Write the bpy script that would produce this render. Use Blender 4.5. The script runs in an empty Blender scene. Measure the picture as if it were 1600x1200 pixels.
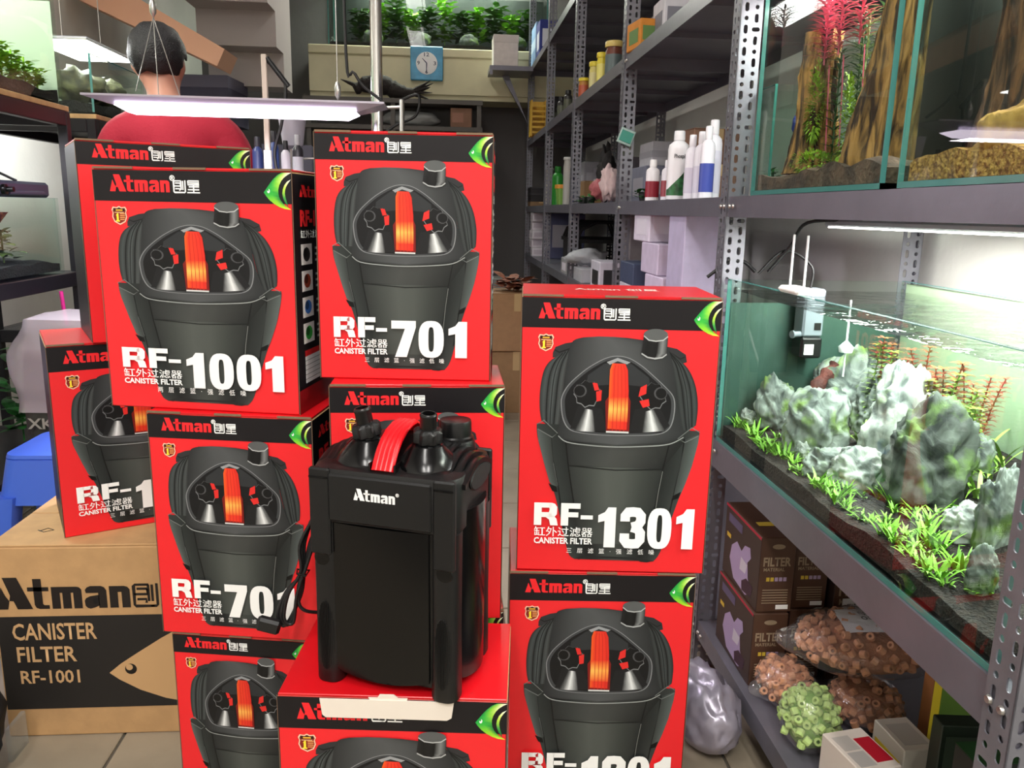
import bpy, bmesh, math, random
from mathutils import Vector, Matrix, Euler, noise
random.seed(7)
S = bpy.context.scene
COL = S.collection
PI = math.pi
def srgb(r, g, b):
    f = lambda c: (c/255/12.92) if c/255 <= .04045 else ((c/255+.055)/1.055)**2.4
    return (f(r), f(g), f(b), 1)
# ---------------------------------------------------------------- camera
F = 1260.0; H = 1.05
dy = Vector((-100, 272, -F)).normalized()
up = Vector((120, 5850, 1260)); up = (up - dy*up.dot(dy)).normalized()
dx = dy.cross(up)
RM = Matrix((dx, dy, up))                 # camera vector -> world vector
cam = bpy.data.cameras.new('camera'); camo = bpy.data.objects.new('camera', cam)
COL.objects.link(camo); S.camera = camo
cam.sensor_fit = 'HORIZONTAL'; cam.sensor_width = 36; cam.lens = 36*F/1600; cam.clip_start = .02; cam.clip_end = 100
camo.matrix_world = Matrix.Translation((0, 0, H)) @ RM.to_4x4()
def at(px, py, x=None, y=None, z=None):   # where a sight line meets a plane of the shop
    v = RM @ Vector((px-800, 600-py, -F))
    t = (x/v.x) if x is not None else (y/v.y) if y is not None else ((z-H)/v.z)
    return Vector((0, 0, H)) + v*t
# ---------------------------------------------------------------- world, room lamps, exposure
W = bpy.data.worlds.new('world'); S.world = W; W.use_nodes = True
W.node_tree.nodes['Background'].inputs[0].default_value = (.8, .85, 1, 1)
W.node_tree.nodes['Background'].inputs[1].default_value = .05
S.view_settings.view_transform = 'Standard'; S.view_settings.look = 'None'
S.view_settings.gamma = 1; S.view_settings.use_curve_mapping = False
S.view_settings.exposure = 0.1
S.cycles.transparent_max_bounces = 32
def area(name, loc, size, watts, color=(1, 1, 1), rot=(0, 0, 0)):
    l = bpy.data.lights.new(name, 'AREA'); l.shape = 'RECTANGLE'; l.size, l.size_y = size
    l.energy = watts; l.color = color
    o = bpy.data.objects.new(name, l); COL.objects.link(o); o.location = loc; o.rotation_euler = rot
    return o
CEIL = 2.95
TUBES = [(-.55, -1.3), (.15, -1.3), (-.35, .35), (-.35, 2.9), (-.3, 5.0)]   # twin tube fittings on the ceiling
TUBE_W = [46, 46, 22, 5, 4]
for (x, y), w in zip(TUBES, TUBE_W):
    area('tube_light', (x, y, CEIL-.085), (.12, 1.15), w, (1, .97, .93))
# ---------------------------------------------------------------- materials
MATS = {}
def mat(name, col, rough=.5, metal=0., spec=.5, bump=0., bscale=60., var=0., vscale=8., emit=None, estr=1., coat=0., col2=None):
    if name in MATS: return MATS[name]
    m = bpy.data.materials.new(name); m.use_nodes = True; nt = m.node_tree; b = nt.nodes['Principled BSDF']
    c = srgb(*col)
    b.inputs['Base Color'].default_value = c; b.inputs['Roughness'].default_value = rough
    b.inputs['Metallic'].default_value = metal; b.inputs['Specular IOR Level'].default_value = spec
    b.inputs['Coat Weight'].default_value = coat
    if var or bump or col2:
        tc = nt.nodes.new('ShaderNodeTexCoord')
    if var or col2:
        n = nt.nodes.new('ShaderNodeTexNoise'); n.inputs['Scale'].default_value = vscale; n.inputs['Detail'].default_value = 6
        r = nt.nodes.new('ShaderNodeValToRGB')
        c2 = srgb(*col2) if col2 else None
        r.color_ramp.elements[0].color = c2 or tuple(x*(1-var) for x in c[:3])+(1,)
        r.color_ramp.elements[1].color = c if c2 else tuple(min(1, x*(1+var)) for x in c[:3])+(1,)
        r.color_ramp.elements[0].position = .38; r.color_ramp.elements[1].position = .62
        nt.links.new(tc.outputs['Object'], n.inputs['Vector']); nt.links.new(n.outputs['Fac'], r.inputs[0])
        nt.links.new(r.outputs[0], b.inputs['Base Color'])
    if bump:
        n2 = nt.nodes.new('ShaderNodeTexNoise'); n2.inputs['Scale'].default_value = bscale; n2.inputs['Detail'].default_value = 5
        bp = nt.nodes.new('ShaderNodeBump'); bp.inputs['Strength'].default_value = bump; bp.inputs['Distance'].default_value = .01
        nt.links.new(tc.outputs['Object'], n2.inputs['Vector']); nt.links.new(n2.outputs['Fac'], bp.inputs['Height'])
        nt.links.new(bp.outputs[0], b.inputs['Normal'])
    if emit:
        b.inputs['Emission Color'].default_value = srgb(*emit); b.inputs['Emission Strength'].default_value = estr
    MATS[name] = m; return m
def ink():
    if 'ink' in MATS: return MATS['ink']
    m = bpy.data.materials.new('printed_ink'); m.use_nodes = True; nt = m.node_tree; b = nt.nodes['Principled BSDF']
    a = nt.nodes.new('ShaderNodeAttribute'); a.attribute_name = 'Col'
    nt.links.new(a.outputs['Color'], b.inputs['Base Color']); b.inputs['Roughness'].default_value = .45; b.inputs['Specular IOR Level'].default_value = .3
    MATS['ink'] = m; return m
def clear(name, tint=(1, 1, 1), refl=1.0, rough=.02, alpha=0., acol=(1, 1, 1), bump=0., bscale=20., ior=1.45):
    """see-through sheet: straight transmission tinted, Fresnel mirror on top, optional milky share"""
    if name in MATS: return MATS[name]
    m = bpy.data.materials.new(name); m.use_nodes = True; nt = m.node_tree; nt.nodes.clear()
    N = nt.nodes.new; L = nt.links.new
    out = N('ShaderNodeOutputMaterial'); mx = N('ShaderNodeMixShader'); fr = N('ShaderNodeFresnel'); fr.inputs[0].default_value = ior
    tr = N('ShaderNodeBsdfTransparent'); tr.inputs[0].default_value = (*tint, 1)
    gl = N('ShaderNodeBsdfGlossy'); gl.inputs['Roughness'].default_value = rough
    ml = N('ShaderNodeMath'); ml.operation = 'MULTIPLY'; ml.inputs[1].default_value = refl
    ge = N('ShaderNodeNewGeometry'); iv = N('ShaderNodeMath'); iv.operation = 'SUBTRACT'; iv.inputs[0].default_value = 1; L(ge.outputs['Backfacing'], iv.inputs[1])
    mm = N('ShaderNodeMath'); mm.operation = 'MULTIPLY'; mm.use_clamp = True; L(ml.outputs[0], mm.inputs[0]); L(iv.outputs[0], mm.inputs[1])   # the mirror sits on the outer side of the sheet
    L(fr.outputs[0], ml.inputs[0]); L(mm.outputs[0], mx.inputs[0])
    base = tr
    if alpha:
        d = N('ShaderNodeBsdfDiffuse'); d.inputs[0].default_value = (*acol, 1)
        m2 = N('ShaderNodeMixShader'); m2.inputs[0].default_value = alpha
        L(tr.outputs[0], m2.inputs[1]); L(d.outputs[0], m2.inputs[2]); base = m2
    L(base.outputs[0], mx.inputs[1]); L(gl.outputs[0], mx.inputs[2]); L(mx.outputs[0], out.inputs[0])
    if bump:
        tc = N('ShaderNodeTexCoord'); n = N('ShaderNodeTexNoise'); n.inputs['Scale'].default_value = bscale; n.inputs['Detail'].default_value = 4
        bp = N('ShaderNodeBump'); bp.inputs['Strength'].default_value = bump; bp.inputs['Distance'].default_value = .02
        L(tc.outputs['Object'], n.inputs['Vector']); L(n.outputs['Fac'], bp.inputs['Height'])
        L(bp.outputs[0], gl.inputs['Normal']); L(bp.outputs[0], fr.inputs['Normal'])
    MATS[name] = m; return m
# ---------------------------------------------------------------- mesh helpers
class MB:
    def __init__(s): s.v = []; s.f = []; s.m = []; s.c = []; s.cur = 0; s.col = (1, 1, 1, 1)
    def vert(s, p, c=None): s.v.append(tuple(p)); s.c.append(c or s.col); return len(s.v)-1
    def face(s, ids, m=None): s.f.append(tuple(ids)); s.m.append(s.cur if m is None else m)
    def poly(s, pts, m=None, c=None): s.face([s.vert(p, c) for p in pts], m)
    def box(s, x0, y0, z0, x1, y1, z1, m=None, ch=0.):
        """m: one slot, or six slots in the order -x +x -y +y -z +z; ch: chamfer"""
        ms = m if isinstance(m, (list, tuple)) else [s.cur if m is None else m]*6
        lo = (x0, y0, z0); hi = (x1, y1, z1)
        if not ch:
            i = [s.vert((hi[0] if a else lo[0], hi[1] if b else lo[1], hi[2] if c else lo[2])) for a in (0, 1) for b in (0, 1) for c in (0, 1)]
            for fc, mm in (((0, 1, 3, 2), ms[0]), ((4, 6, 7, 5), ms[1]), ((0, 4, 5, 1), ms[2]), ((2, 3, 7, 6), ms[3]), ((0, 2, 6, 4), ms[4]), ((1, 5, 7, 3), ms[5])):
                s.face([i[k] for k in fc], mm)
            return
        V = {}
        for a in (0, 1):
            for b in (0, 1):
                for c in (0, 1):
                    q = (a, b, c)
                    for ax in range(3):
                        p = [hi[k] if q[k] else lo[k] for k in range(3)]
                        for k in range(3):
                            if k != ax: p[k] += -ch if q[k] else ch
                        V[q, ax] = s.vert(p)
        for ax in range(3):
            u, w = (ax+1) % 3, (ax+2) % 3
            for sd in (0, 1):
                q = []
                for (e, f) in ((0, 0), (1, 0), (1, 1), (0, 1)):
                    k = [0, 0, 0]; k[ax] = sd; k[u] = e; k[w] = f; q.append(V[tuple(k), ax])
                s.face(q if sd else q[::-1], ms[ax*2+sd])
        for ax in range(3):
            u, w = (ax+1) % 3, (ax+2) % 3
            for e in (0, 1):
                for f in (0, 1):
                    k0 = [0]*3; k1 = [0]*3; k0[ax] = 0; k1[ax] = 1; k0[u] = k1[u] = e; k0[w] = k1[w] = f
                    k0 = tuple(k0); k1 = tuple(k1)
                    q = [V[k0, u], V[k1, u], V[k1, w], V[k0, w]]
                    s.face(q if e == f else q[::-1], ms[u*2+e])
        for q in [(a, b, c) for a in (0, 1) for b in (0, 1) for c in (0, 1)]:
            t = [V[q, 0], V[q, 1], V[q, 2]]
            s.face(t if (sum(q) % 2) else t[::-1], ms[4+q[2]])
    def rings(s, rings, m=None, cap0=True, cap1=True, closed=True):
        R = [[s.vert(p) for p in r] for r in rings]; n = len(R[0])
        for a, b in zip(R, R[1:]):
            for i in range(n if closed else n-1):
                j = (i+1) % n; s.face((a[i], a[j], b[j], b[i]), m)
        if closed and cap0: s.face(R[0][::-1], m)
        if closed and cap1: s.face(R[-1], m)
    def lathe(s, prof, n=20, c=(0, 0, 0), M=None, m=None, cap0=True, cap1=True):
        M = M or Matrix.Identity(3); c = Vector(c)
        s.rings([[c + M @ Vector((r*math.cos(2*PI*i/n), r*math.sin(2*PI*i/n), z)) for i in range(n)] for r, z in prof], m, cap0, cap1)
    def tube(s, path, r, n=8, m=None, cap=True):
        P = [Vector(p) for p in path]; rr = r if isinstance(r, (list, tuple)) else [r]*len(P)
        rings = []; prev = None
        for i, p in enumerate(P):
            d = (P[min(i+1, len(P)-1)] - P[max(i-1, 0)])
            d = d.normalized() if d.length > 1e-9 else Vector((0, 0, 1))
            a = prev if prev is not None else (Vector((1, 0, 0)) if abs(d.x) < .8 else Vector((0, 1, 0)))
            a = (a - d*a.dot(d)); a = a.normalized() if a.length > 1e-6 else d.orthogonal().normalized()
            b = d.cross(a); prev = a
            rings.append([p + (a*math.cos(2*PI*k/n) + b*math.sin(2*PI*k/n))*rr[i] for k in range(n)])
        s.rings(rings, m, cap, cap)
    def prism(s, pts, z0, z1, m=None):      # outline in xy, extruded in z
        a = [s.vert((x, y, z0)) for x, y in pts]; b = [s.vert((x, y, z1)) for x, y in pts]; n = len(pts)
        s.face(a[::-1], m); s.face(b, m)
        for i in range(n): j = (i+1) % n; s.face((a[i], a[j], b[j], b[i]), m)
    def xf(s, M, i0=0):
        for i in range(i0, len(s.v)): s.v[i] = tuple(M @ Vector(s.v[i]))
    def mesh(s, name, mats, smooth=0., colors=False):
        me = bpy.data.meshes.new(name); me.from_pydata(s.v, [], s.f)
        for mm in (mats if isinstance(mats, (list, tuple)) else [mats]): me.materials.append(mm)
        me.polygons.foreach_set('material_index', s.m)
        if colors:
            at_ = me.color_attributes.new('Col', 'FLOAT_COLOR', 'POINT')
            at_.data.foreach_set('color', [x for c in s.c for x in c])
        if smooth:
            me.polygons.foreach_set('use_smooth', [True]*len(me.polygons)); me.set_sharp_from_angle(angle=math.radians(smooth))
        me.update(); return me
def link(name, me, parent=None, loc=None, rot=None, scale=None):
    o = bpy.data.objects.new(name, me); COL.objects.link(o)
    if parent: o.parent = parent
    if loc is not None: o.location = loc
    if rot is not None: o.rotation_euler = rot
    if scale is not None: o.scale = scale
    return o
def part(mb, name, mats, parent, smooth=0., label=None, colors=False, **k):
    o = link(name, mb.mesh(name, mats, smooth, colors), parent, **k)
    if label: o['label'] = label
    return o
def tag(o, label, cat, group=None, kind=None):
    o['label'] = label; o['category'] = cat
    if group: o['group'] = group
    if kind: o['kind'] = kind
    return o
def thing(name, label, cat, loc=(0, 0, 0), rz=0., group=None):
    return tag(link(name, None, None, loc, (0, 0, rz)), label, cat, group)
def single(mb, name, mats, label, cat, group=None, smooth=0., **k):
    return tag(link(name, mb.mesh(name, mats, smooth), None, **k), label, cat, group)
def struct(mb, name, mats, smooth=0., label=None):
    o = link(name, mb.mesh(name, mats, smooth)); o['kind'] = 'structure'
    if label: o['label'] = label
    return o
def copy_tree(o, parent=None):
    c = o.copy(); COL.objects.link(c); c.parent = parent
    for ch in o.children: copy_tree(ch, c)
    return c
def rrect(w, d, r, n=5):                    # rounded rectangle outline, centred
    P = []
    for cx, cy, a0 in ((w/2-r, d/2-r, 0), (-w/2+r, d/2-r, PI/2), (-w/2+r, -d/2+r, PI), (w/2-r, -d/2+r, 1.5*PI)):
        for i in range(n+1):
            a = a0 + PI/2*i/n; P.append((cx+r*math.cos(a), cy+r*math.sin(a)))
    return P
def rotto(d):                               # matrix turning +z to direction d
    return Vector((0, 0, 1)).rotation_difference(Vector(d).normalized()).to_matrix()
# ---------------------------------------------------------------- flat print (drawn in x-z, facing -y)
TXT = {}
def text_mesh(body, mt, off=0., sx=1., fit=None, key=None):
    """lettering as a flat mesh in the x-z plane; fit = (width, height) of its box, lower left corner at the origin"""
    k = (body, mt.name, off, sx, fit)
    if k in TXT: return TXT[k]
    c = bpy.data.curves.new('lettering', 'FONT'); c.body = body; c.size = 1; c.offset = off; c.resolution_u = 2
    o = bpy.data.objects.new('lettering', c); COL.objects.link(o)
    me = bpy.data.meshes.new_from_object(o.evaluated_get(bpy.context.evaluated_depsgraph_get()))
    bpy.data.objects.remove(o); bpy.data.curves.remove(c)
    xs = [v.co.x for v in me.vertices]; ys = [v.co.y for v in me.vertices]
    x0, x1, y0, y1 = min(xs), max(xs), min(ys), max(ys)
    fw, fh = fit if fit else ((x1-x0)*sx, y1-y0)
    for v in me.vertices:
        v.co = ((v.co.x-x0)/(x1-x0)*fw, 0, (v.co.y-y0)/(y1-y0)*fh)
    me.materials.clear(); me.materials.append(mt); me.name = 'lettering'
    TXT[k] = me; return me
class Ink(MB):                               # flat coloured shapes; layers stack towards -y
    def __init__(s, step=.00005): super().__init__(); s.lay = 0; s.step = step
    def shape(s, pts, c):
        s.lay += 1; y = -s.step*s.lay; s.poly([(x, y, z) for x, z in pts], None, srgb(*c))
    def loft(s, A, B, cols):                 # smooth colour from outline A to outline B; cols = colours across
        s.lay += 1; y = -s.step*s.lay; n = len(cols); R = []
        for a, b in zip(A, B):
            R.append([s.vert((a[0]+(b[0]-a[0])*k/(n-1), y, a[1]+(b[1]-a[1])*k/(n-1)), srgb(*cols[k])) for k in range(n)])
        for p, q in zip(R, R[1:]):
            for k in range(n-1): s.face((p[k], p[k+1], q[k+1], q[k]))
    def loft2(s, A, B, ca, cb):              # per-point colours on both outlines
        s.lay += 1; y = -s.step*s.lay
        a = [s.vert((p[0], y, p[1]), srgb(*c)) for p, c in zip(A, ca)]; b = [s.vert((p[0], y, p[1]), srgb(*c)) for p, c in zip(B, cb)]
        for i in range(len(a)-1): s.face((a[i], b[i], b[i+1], a[i+1]))
    def stroke(s, pts, w, c, closed=False):
        s.lay += 1; y = -s.step*s.lay; cc = srgb(*c)
        P = [Vector(p) for p in pts]; n = len(P); L = []
        for i in range(n):
            a = P[(i-1) % n] if closed or i else P[i]; b = P[(i+1) % n] if closed or i < n-1 else P[i]
            d = (b-a); d = d.normalized() if d.length else Vector((1, 0)); nn = Vector((-d.y, d.x))
            e1 = (P[i]-a).normalized() if (P[i]-a).length else d
            k = max(.55, abs(Vector((-e1.y, e1.x)).dot(nn)))
            L.append((s.vert((P[i].x+nn.x*w/2/k, y, P[i].y+nn.y*w/2/k), cc), s.vert((P[i].x-nn.x*w/2/k, y, P[i].y-nn.y*w/2/k), cc)))
        for i in range(n if closed else n-1):
            j = (i+1) % n; s.face((L[i][1], L[j][1], L[j][0], L[i][0]))
    def done(s, name): return s.mesh(name, ink(), 0, True)
def curve2(P, closed=False, n=4):             # smooth 2-D outline through the points
    out = []; N_ = len(P); g = lambda i: P[i % N_] if closed else P[max(0, min(N_-1, i))]
    for i in range(N_ if closed else N_-1):
        p0, p1, p2, p3 = g(i-1), g(i), g(i+1), g(i+2)
        for k in range(n):
            t = k/n
            out.append(tuple(.5*(2*p1[q]+(p2[q]-p0[q])*t+(2*p0[q]-5*p1[q]+4*p2[q]-p3[q])*t*t+(3*p1[q]-p0[q]-3*p2[q]+p3[q])*t**3) for q in (0, 1)))
    return out if closed else out+[P[-1]]
def ell(cx, cz, rx, rz, n=20, a0=0., a1=2*PI): return [(cx+rx*math.cos(a0+(a1-a0)*i/n), cz+rz*math.sin(a0+(a1-a0)*i/n)) for i in range(n)]
# ================================================================ the room
XL, XR, YB, YF = -1.85, 1.08, 6.6, -2.6
M_wall = mat('white_plaster', (214, 212, 206), .85, bump=.15, bscale=30, var=.05, vscale=3)
M_cream = mat('cream_paint', (212, 204, 170), .7, bump=.1, bscale=20, var=.07, vscale=3)
M_dark = mat('dark_plaster', (95, 92, 92), .85, bump=.2, bscale=15)
M_ceil = mat('ceiling_grey', (170, 165, 165), .9)
M_grout = mat('tile_grout', (92, 86, 76), .9)
M_tile = mat('beige_floor_tile', (150, 138, 120), .35, bump=.06, bscale=25, var=.08, vscale=6)
b = MB(); b.box(XL, YF, -.1, XR, YB, -.006); floor = struct(b, 'floor', M_grout)
t = MB(); t.box(-.197, -.197, -.01, .197, .197, 0, ch=.002); tm = t.mesh('tile', M_tile)
for i in range(8):
    for j in range(16):
        x = XL+.2+i*.4; y = .2+.4*j
        if x+.19 < XR: link('tile', tm, floor, (x, y, 0))
b = MB(); b.box(XR, YF, 0, XR+.1, YB, CEIL); struct(b, 'wall_right', M_wall)
b = MB(); b.box(XL-.1, YF, 0, XL, YB, CEIL); struct(b, 'wall_left', M_wall)
b = MB(); b.box(XL, YB, 0, XR, YB+.1, CEIL); struct(b, 'wall_back', M_dark)
b = MB(); b.box(XL, YF-.1, 0, XR, YF, CEIL); struct(b, 'wall_front', M_wall)
b = MB(); b.box(XL-.1, YF-.1, CEIL, XR+.1, YB+.1, CEIL+.1); struct(b, 'ceiling', M_ceil)
# twin tube fittings
M_enamel = mat('white_enamel', (235, 235, 232), .35)
M_tube = mat('lit_tube', (255, 255, 255), .4, emit=(255, 250, 242), estr=9.)
for k, (x, y) in enumerate(TUBES):
    t = thing('ceiling_light', ['twin tube ceiling light over the left of the shop front', 'twin tube ceiling light over the right of the shop front', 'twin tube ceiling light above the stacked red boxes',
        'twin tube ceiling light over the middle of the aisle', 'twin tube ceiling light over the far end of the aisle'][k], 'ceiling light', (x, y, CEIL), 0, 'ceiling lights')
    b = MB(); b.box(-.1, -.62, -.05, .1, .62, 0, ch=.01); part(b, 'housing', M_enamel, t)
    for s in (-1, 1):
        b = MB(); b.tube([(s*.075, -.6, -.065), (s*.075, .6, -.065)], .012, 10); part(b, 'tube', M_tube, t, 60)
# cream ledge over the far end, where the planted tank stands
b = MB(); b.box(-1.0, 6.24, 1.875, .95, 6.6, 2.13); b.box(-1.0, 6.22, 2.13, .95, 6.6, 2.19, ch=.006); b.box(-1.0, 6.26, 1.84, .95, 6.6, 1.875)
struct(b, 'trim_1', [M_cream], label='cream painted ledge beam across the far end of the shop')
# underside of the stairs at the far left: stepped soffit and slanting stringer
M_stair = mat('stair_plaster', (176, 168, 164), .85, bump=.1, bscale=20)
b = MB()
pr = []
z = 1.75; y = 5.2
pr.append((5.45, 1.75))
for k in range(7):
    pr += [(y, z), (y, z+.19)]; y -= .20; z += .19
pts = pr + [(y+.2, z+.3), (5.45, z+.3)]
a = [b.vert((-1.42, p[0], p[1])) for p in pts]; c = [b.vert((-.98, p[0], p[1])) for p in pts]
b.face(a); b.face(c[::-1])
for i in range(len(pts)): j = (i+1) % len(pts); b.face((a[i], a[j], c[j], c[i]))
stair = struct(b, 'trim_2', M_stair, label='stepped plaster underside of the staircase')
M_peach = mat('stair_stringer_paint', (206, 158, 130), .6, bump=.1, bscale=20)
b = MB()
p0 = at(120, -30, y=4.3); p1 = at(345, 90, y=4.3)
d = (p1-p0).normalized(); n = Vector((-d.z, 0, d.x))*.075
b.rings([[p0+n+Vector((0, .0, 0)), p0-n, p0-n+Vector((0, .25, 0)), p0+n+Vector((0, .25, 0))], [p1+n*.6, p1-n*.6, p1-n*.6+Vector((0, .25, 0)), p1+n*.6+Vector((0, .25, 0))]])
struct(b, 'trim_3', M_peach, label='peach painted slanting stair stringer')

# ================================================================ print for the red filter boxes
WHT = (244, 244, 242); BLK = (22, 20, 22)
M_red = mat('red_printed_card', (231, 36, 42), .36, spec=.4, bump=.02, bscale=200)
M_redtop = mat('red_printed_flap', (206, 16, 26), .3, spec=.5)
M_blk = mat('black_printed_card', (21, 18, 21), .4, spec=.3)
M_edge = mat('cut_card_edge', (120, 96, 74), .8)
M_card = mat('brown_corrugated_card', (176, 140, 98), .8, var=.08, vscale=40)
M_white = mat('white_ink', WHT, .4)
M_logo = mat('red_ink', (232, 38, 44), .4)
M_cut = mat('white_card_liner', (226, 216, 204), .75)
def rect(x0, z0, x1, z1): return [(x0, z0), (x1, z0), (x1, z1), (x0, z1)]
def atman(c, name):                          # the heavy stencil-style word, cap height 1
    k = Ink()
    sx, sy = 1/90, 1/256
    A1 = [(490, 655), (440, 832), (525, 832), (538, 765), (515, 725)]; A2 = [(505, 580), (600, 580), (690, 832), (588, 832), (566, 768), (538, 765), (546, 722)]
    for P in (A1, A2): k.shape([((x-440)/235, (832-y)/252) for x, y in P], c)
    k.lay = 0
    def st(x0, x1, z0, z1): k.lay = 0; k.shape(rect(x0, z0, x1, z1), c)
    st(1.12, 1.36, .12, .95); st(.95, 1.55, .56, .69)                                            # t
    k.shape([(1.12, .14), (1.16, .04), (1.26, 0), (1.54, 0), (1.54, .12), (1.4, .12), (1.36, .16)], c); k.lay = 0
    for x in (1.62, 1.93, 2.24): st(x, x+.24, 0, .6)                                             # m
    k.shape([(1.62, .5), (2.48, .5), (2.48, .6), (2.42, .67), (2.34, .69), (1.62, .69)], c); k.lay = 0
    st(2.95, 3.19, 0, .56)                                                                       # a
    k.shape([(2.6, .48), (3.19, .48), (3.19, .56), (3.13, .66), (3.04, .7), (2.74, .7), (2.64, .66), (2.58, .58)], c); k.lay = 0
    k.shape([(2.56, .08), (2.62, .01), (2.7, -.02), (2.84, .02), (2.97, .08), (2.97, .42), (2.72, .38), (2.6, .32), (2.55, .24)], c)
    k.lay += 1; k.shape([(2.8, .12), (2.86, .13), (2.94, .17), (2.94, .32), (2.85, .3), (2.79, .26)], BLK); k.lay = 0
    for x in (3.27, 3.62): st(x, x+.24, 0, .58)                                                  # n
    k.shape([(3.27, .5), (3.86, .5), (3.86, .58), (3.8, .66), (3.7, .69), (3.27, .69)], c); k.lay = 0
    return k.done(name)
ATMAN_RED = atman((232, 38, 44), 'brand_word'); ATMAN_WHITE = atman((238, 238, 238), 'brand_word'); ATMAN_BLACK = atman((34, 28, 26), 'brand_word')
def two_signs(c):                            # the two boxy characters, each one unit square
    k = Ink(); w = .1
    L = [[(.62, .95), (.1, .95), (.05, .9), (.05, .1), (.1, .05), (.8, .05)], [(.05, .55), (.55, .55), (.55, .78)], [(.16, .78), (.55, .78)], [(.16, .34), (.5, .34), (.5, .18)], [(.6, .95), (.6, .25)], [(.74, .95), (.74, .25)], [(.92, 1.), (.92, .1), (.86, .05), (.66, .05)],
         [(1.14, .96), (1.96, .96), (1.96, .66), (1.14, .66), (1.14, .96)], [(1.14, .81), (1.96, .81)], [(1.2, .5), (1.98, .5)], [(1.56, .62), (1.56, .05)], [(1.12, .28), (1.98, .28)], [(1.06, .05), (2.04, .05)]]
    for s in L: k.stroke(s, w, c); k.lay = 0
    return k.done('brand_signs')
SIGNS = two_signs(WHT)
def fish():                                  # half fish, unit square, head to the left
    k = Ink()
    O = [(.66, 1.), (.5, .93), (.36, .83), (.24, .72), (.12, .59), (0, .46), (.08, .36), (.2, .25), (.36, .15), (.54, .07), (.72, .02), (.96, 0)]
    I = [(1., 1.), (.86, .94), (.74, .87), (.64, .78), (.56, .66), (.52, .54), (.52, .44), (.54, .35), (.59, .26), (.66, .18), (.76, .1), (.9, .03)]
    mid = [((a[0]*.55+b_[0]*.45), (a[1]*.55+b_[1]*.45)) for a, b_ in zip(O, I)]
    g1 = [(0, 150, 70)]*3+[(0, 140, 62), (20, 150, 66), (30, 165, 70), (70, 180, 60), (120, 200, 50), (150, 210, 45), (180, 220, 50), (210, 228, 60), (225, 225, 70)]
    g2 = [(210, 235, 150), (170, 220, 80), (150, 214, 60), (110, 200, 60), (70, 185, 70), (40, 170, 66), (60, 180, 60), (110, 200, 60), (140, 205, 50), (150, 210, 40), (190, 220, 50), (220, 225, 70)]
    g3 = [(255, 255, 240), (250, 252, 220), (235, 245, 180), (210, 236, 120), (170, 220, 70), (120, 200, 60), (60, 160, 60), (30, 130, 60), (20, 120, 56), (30, 140, 60), (90, 180, 60), (200, 220, 70)]
    k.loft2(O, mid, g1, g2); k.loft2(mid, I, g2, g3)
    A = [(.98, .82), (.84, .76), (.74, .66), (.68, .54), (.66, .44), (.68, .33), (.74, .2), (.84, .08)]
    B = [(.98, .82), (.88, .72), (.8, .62), (.76, .52), (.75, .43), (.77, .32), (.82, .19), (.86, .07)]
    cc = [(255, 255, 250), (240, 248, 200), (215, 235, 120), (180, 220, 70), (140, 200, 70), (70, 160, 70), (30, 120, 60), (20, 100, 50)]
    k.loft2(A, B, cc, cc)
    k.shape(ell(.17, .5, .05, .06, 12), WHT); k.shape(ell(.155, .53, .03, .035, 10), (40, 165, 66))
    return k.done('fish_emblem')
FISH = fish()
def badge():
    k = Ink()
    o = [(.5, 1.), (.66, .93), (.9, .96), (1., .8), (.93, .66), (.98, .42), (.86, .16), (.5, 0), (.14, .16), (.02, .42), (.07, .66), (0, .8), (.1, .96), (.34, .93)]
    sc = lambda q: [((x-.5)*q+.5, (z-.5)*q+.5) for x, z in o]
    k.shape(o, (240, 200, 170)); k.shape(sc(.86), (128, 34, 24))
    k.shape([(.16, .72), (.84, .72), (.88, .88), (.66, .85), (.5, .92), (.34, .85), (.12, .88)], (40, 22, 18))
    k.shape(rect(.28, .74, .72, .82), (222, 168, 50))
    k.shape([(.26, .5), (.36, .62), (.44, .62), (.44, .24), (.5, .24), (.5, .17), (.24, .17), (.24, .24), (.31, .24), (.31, .5)], (250, 222, 60))
    for z in (.56, .46, .36, .26): k.shape(rect(.53, z, .86-.04*(z < .3), z+.055), (226, 150, 90))
    k.shape(rect(.2, .64, .8, .68), (230, 190, 140))
    return k.done('warranty_badge')
BADGE = badge()
def digit_strokes(ch):
    return {'0': None, '1': None, '3': [[(.11, .66), (.11, .8), (.18, .89), (.3, .9), (.42, .89), (.5, .8), (.5, .67), (.43, .56), (.28, .52)], [(.28, .52), (.43, .48), (.5, .38), (.5, .2), (.42, .11), (.3, .1), (.18, .11), (.11, .2), (.11, .36)]],
            '5': [[(.54, .9), (.11, .9), (.11, .5)], [(.11, .5), (.3, .6), (.43, .57), (.5, .47), (.5, .22), (.42, .11), (.3, .1), (.18, .11), (.11, .2), (.11, .33)]]}[ch]
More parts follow.
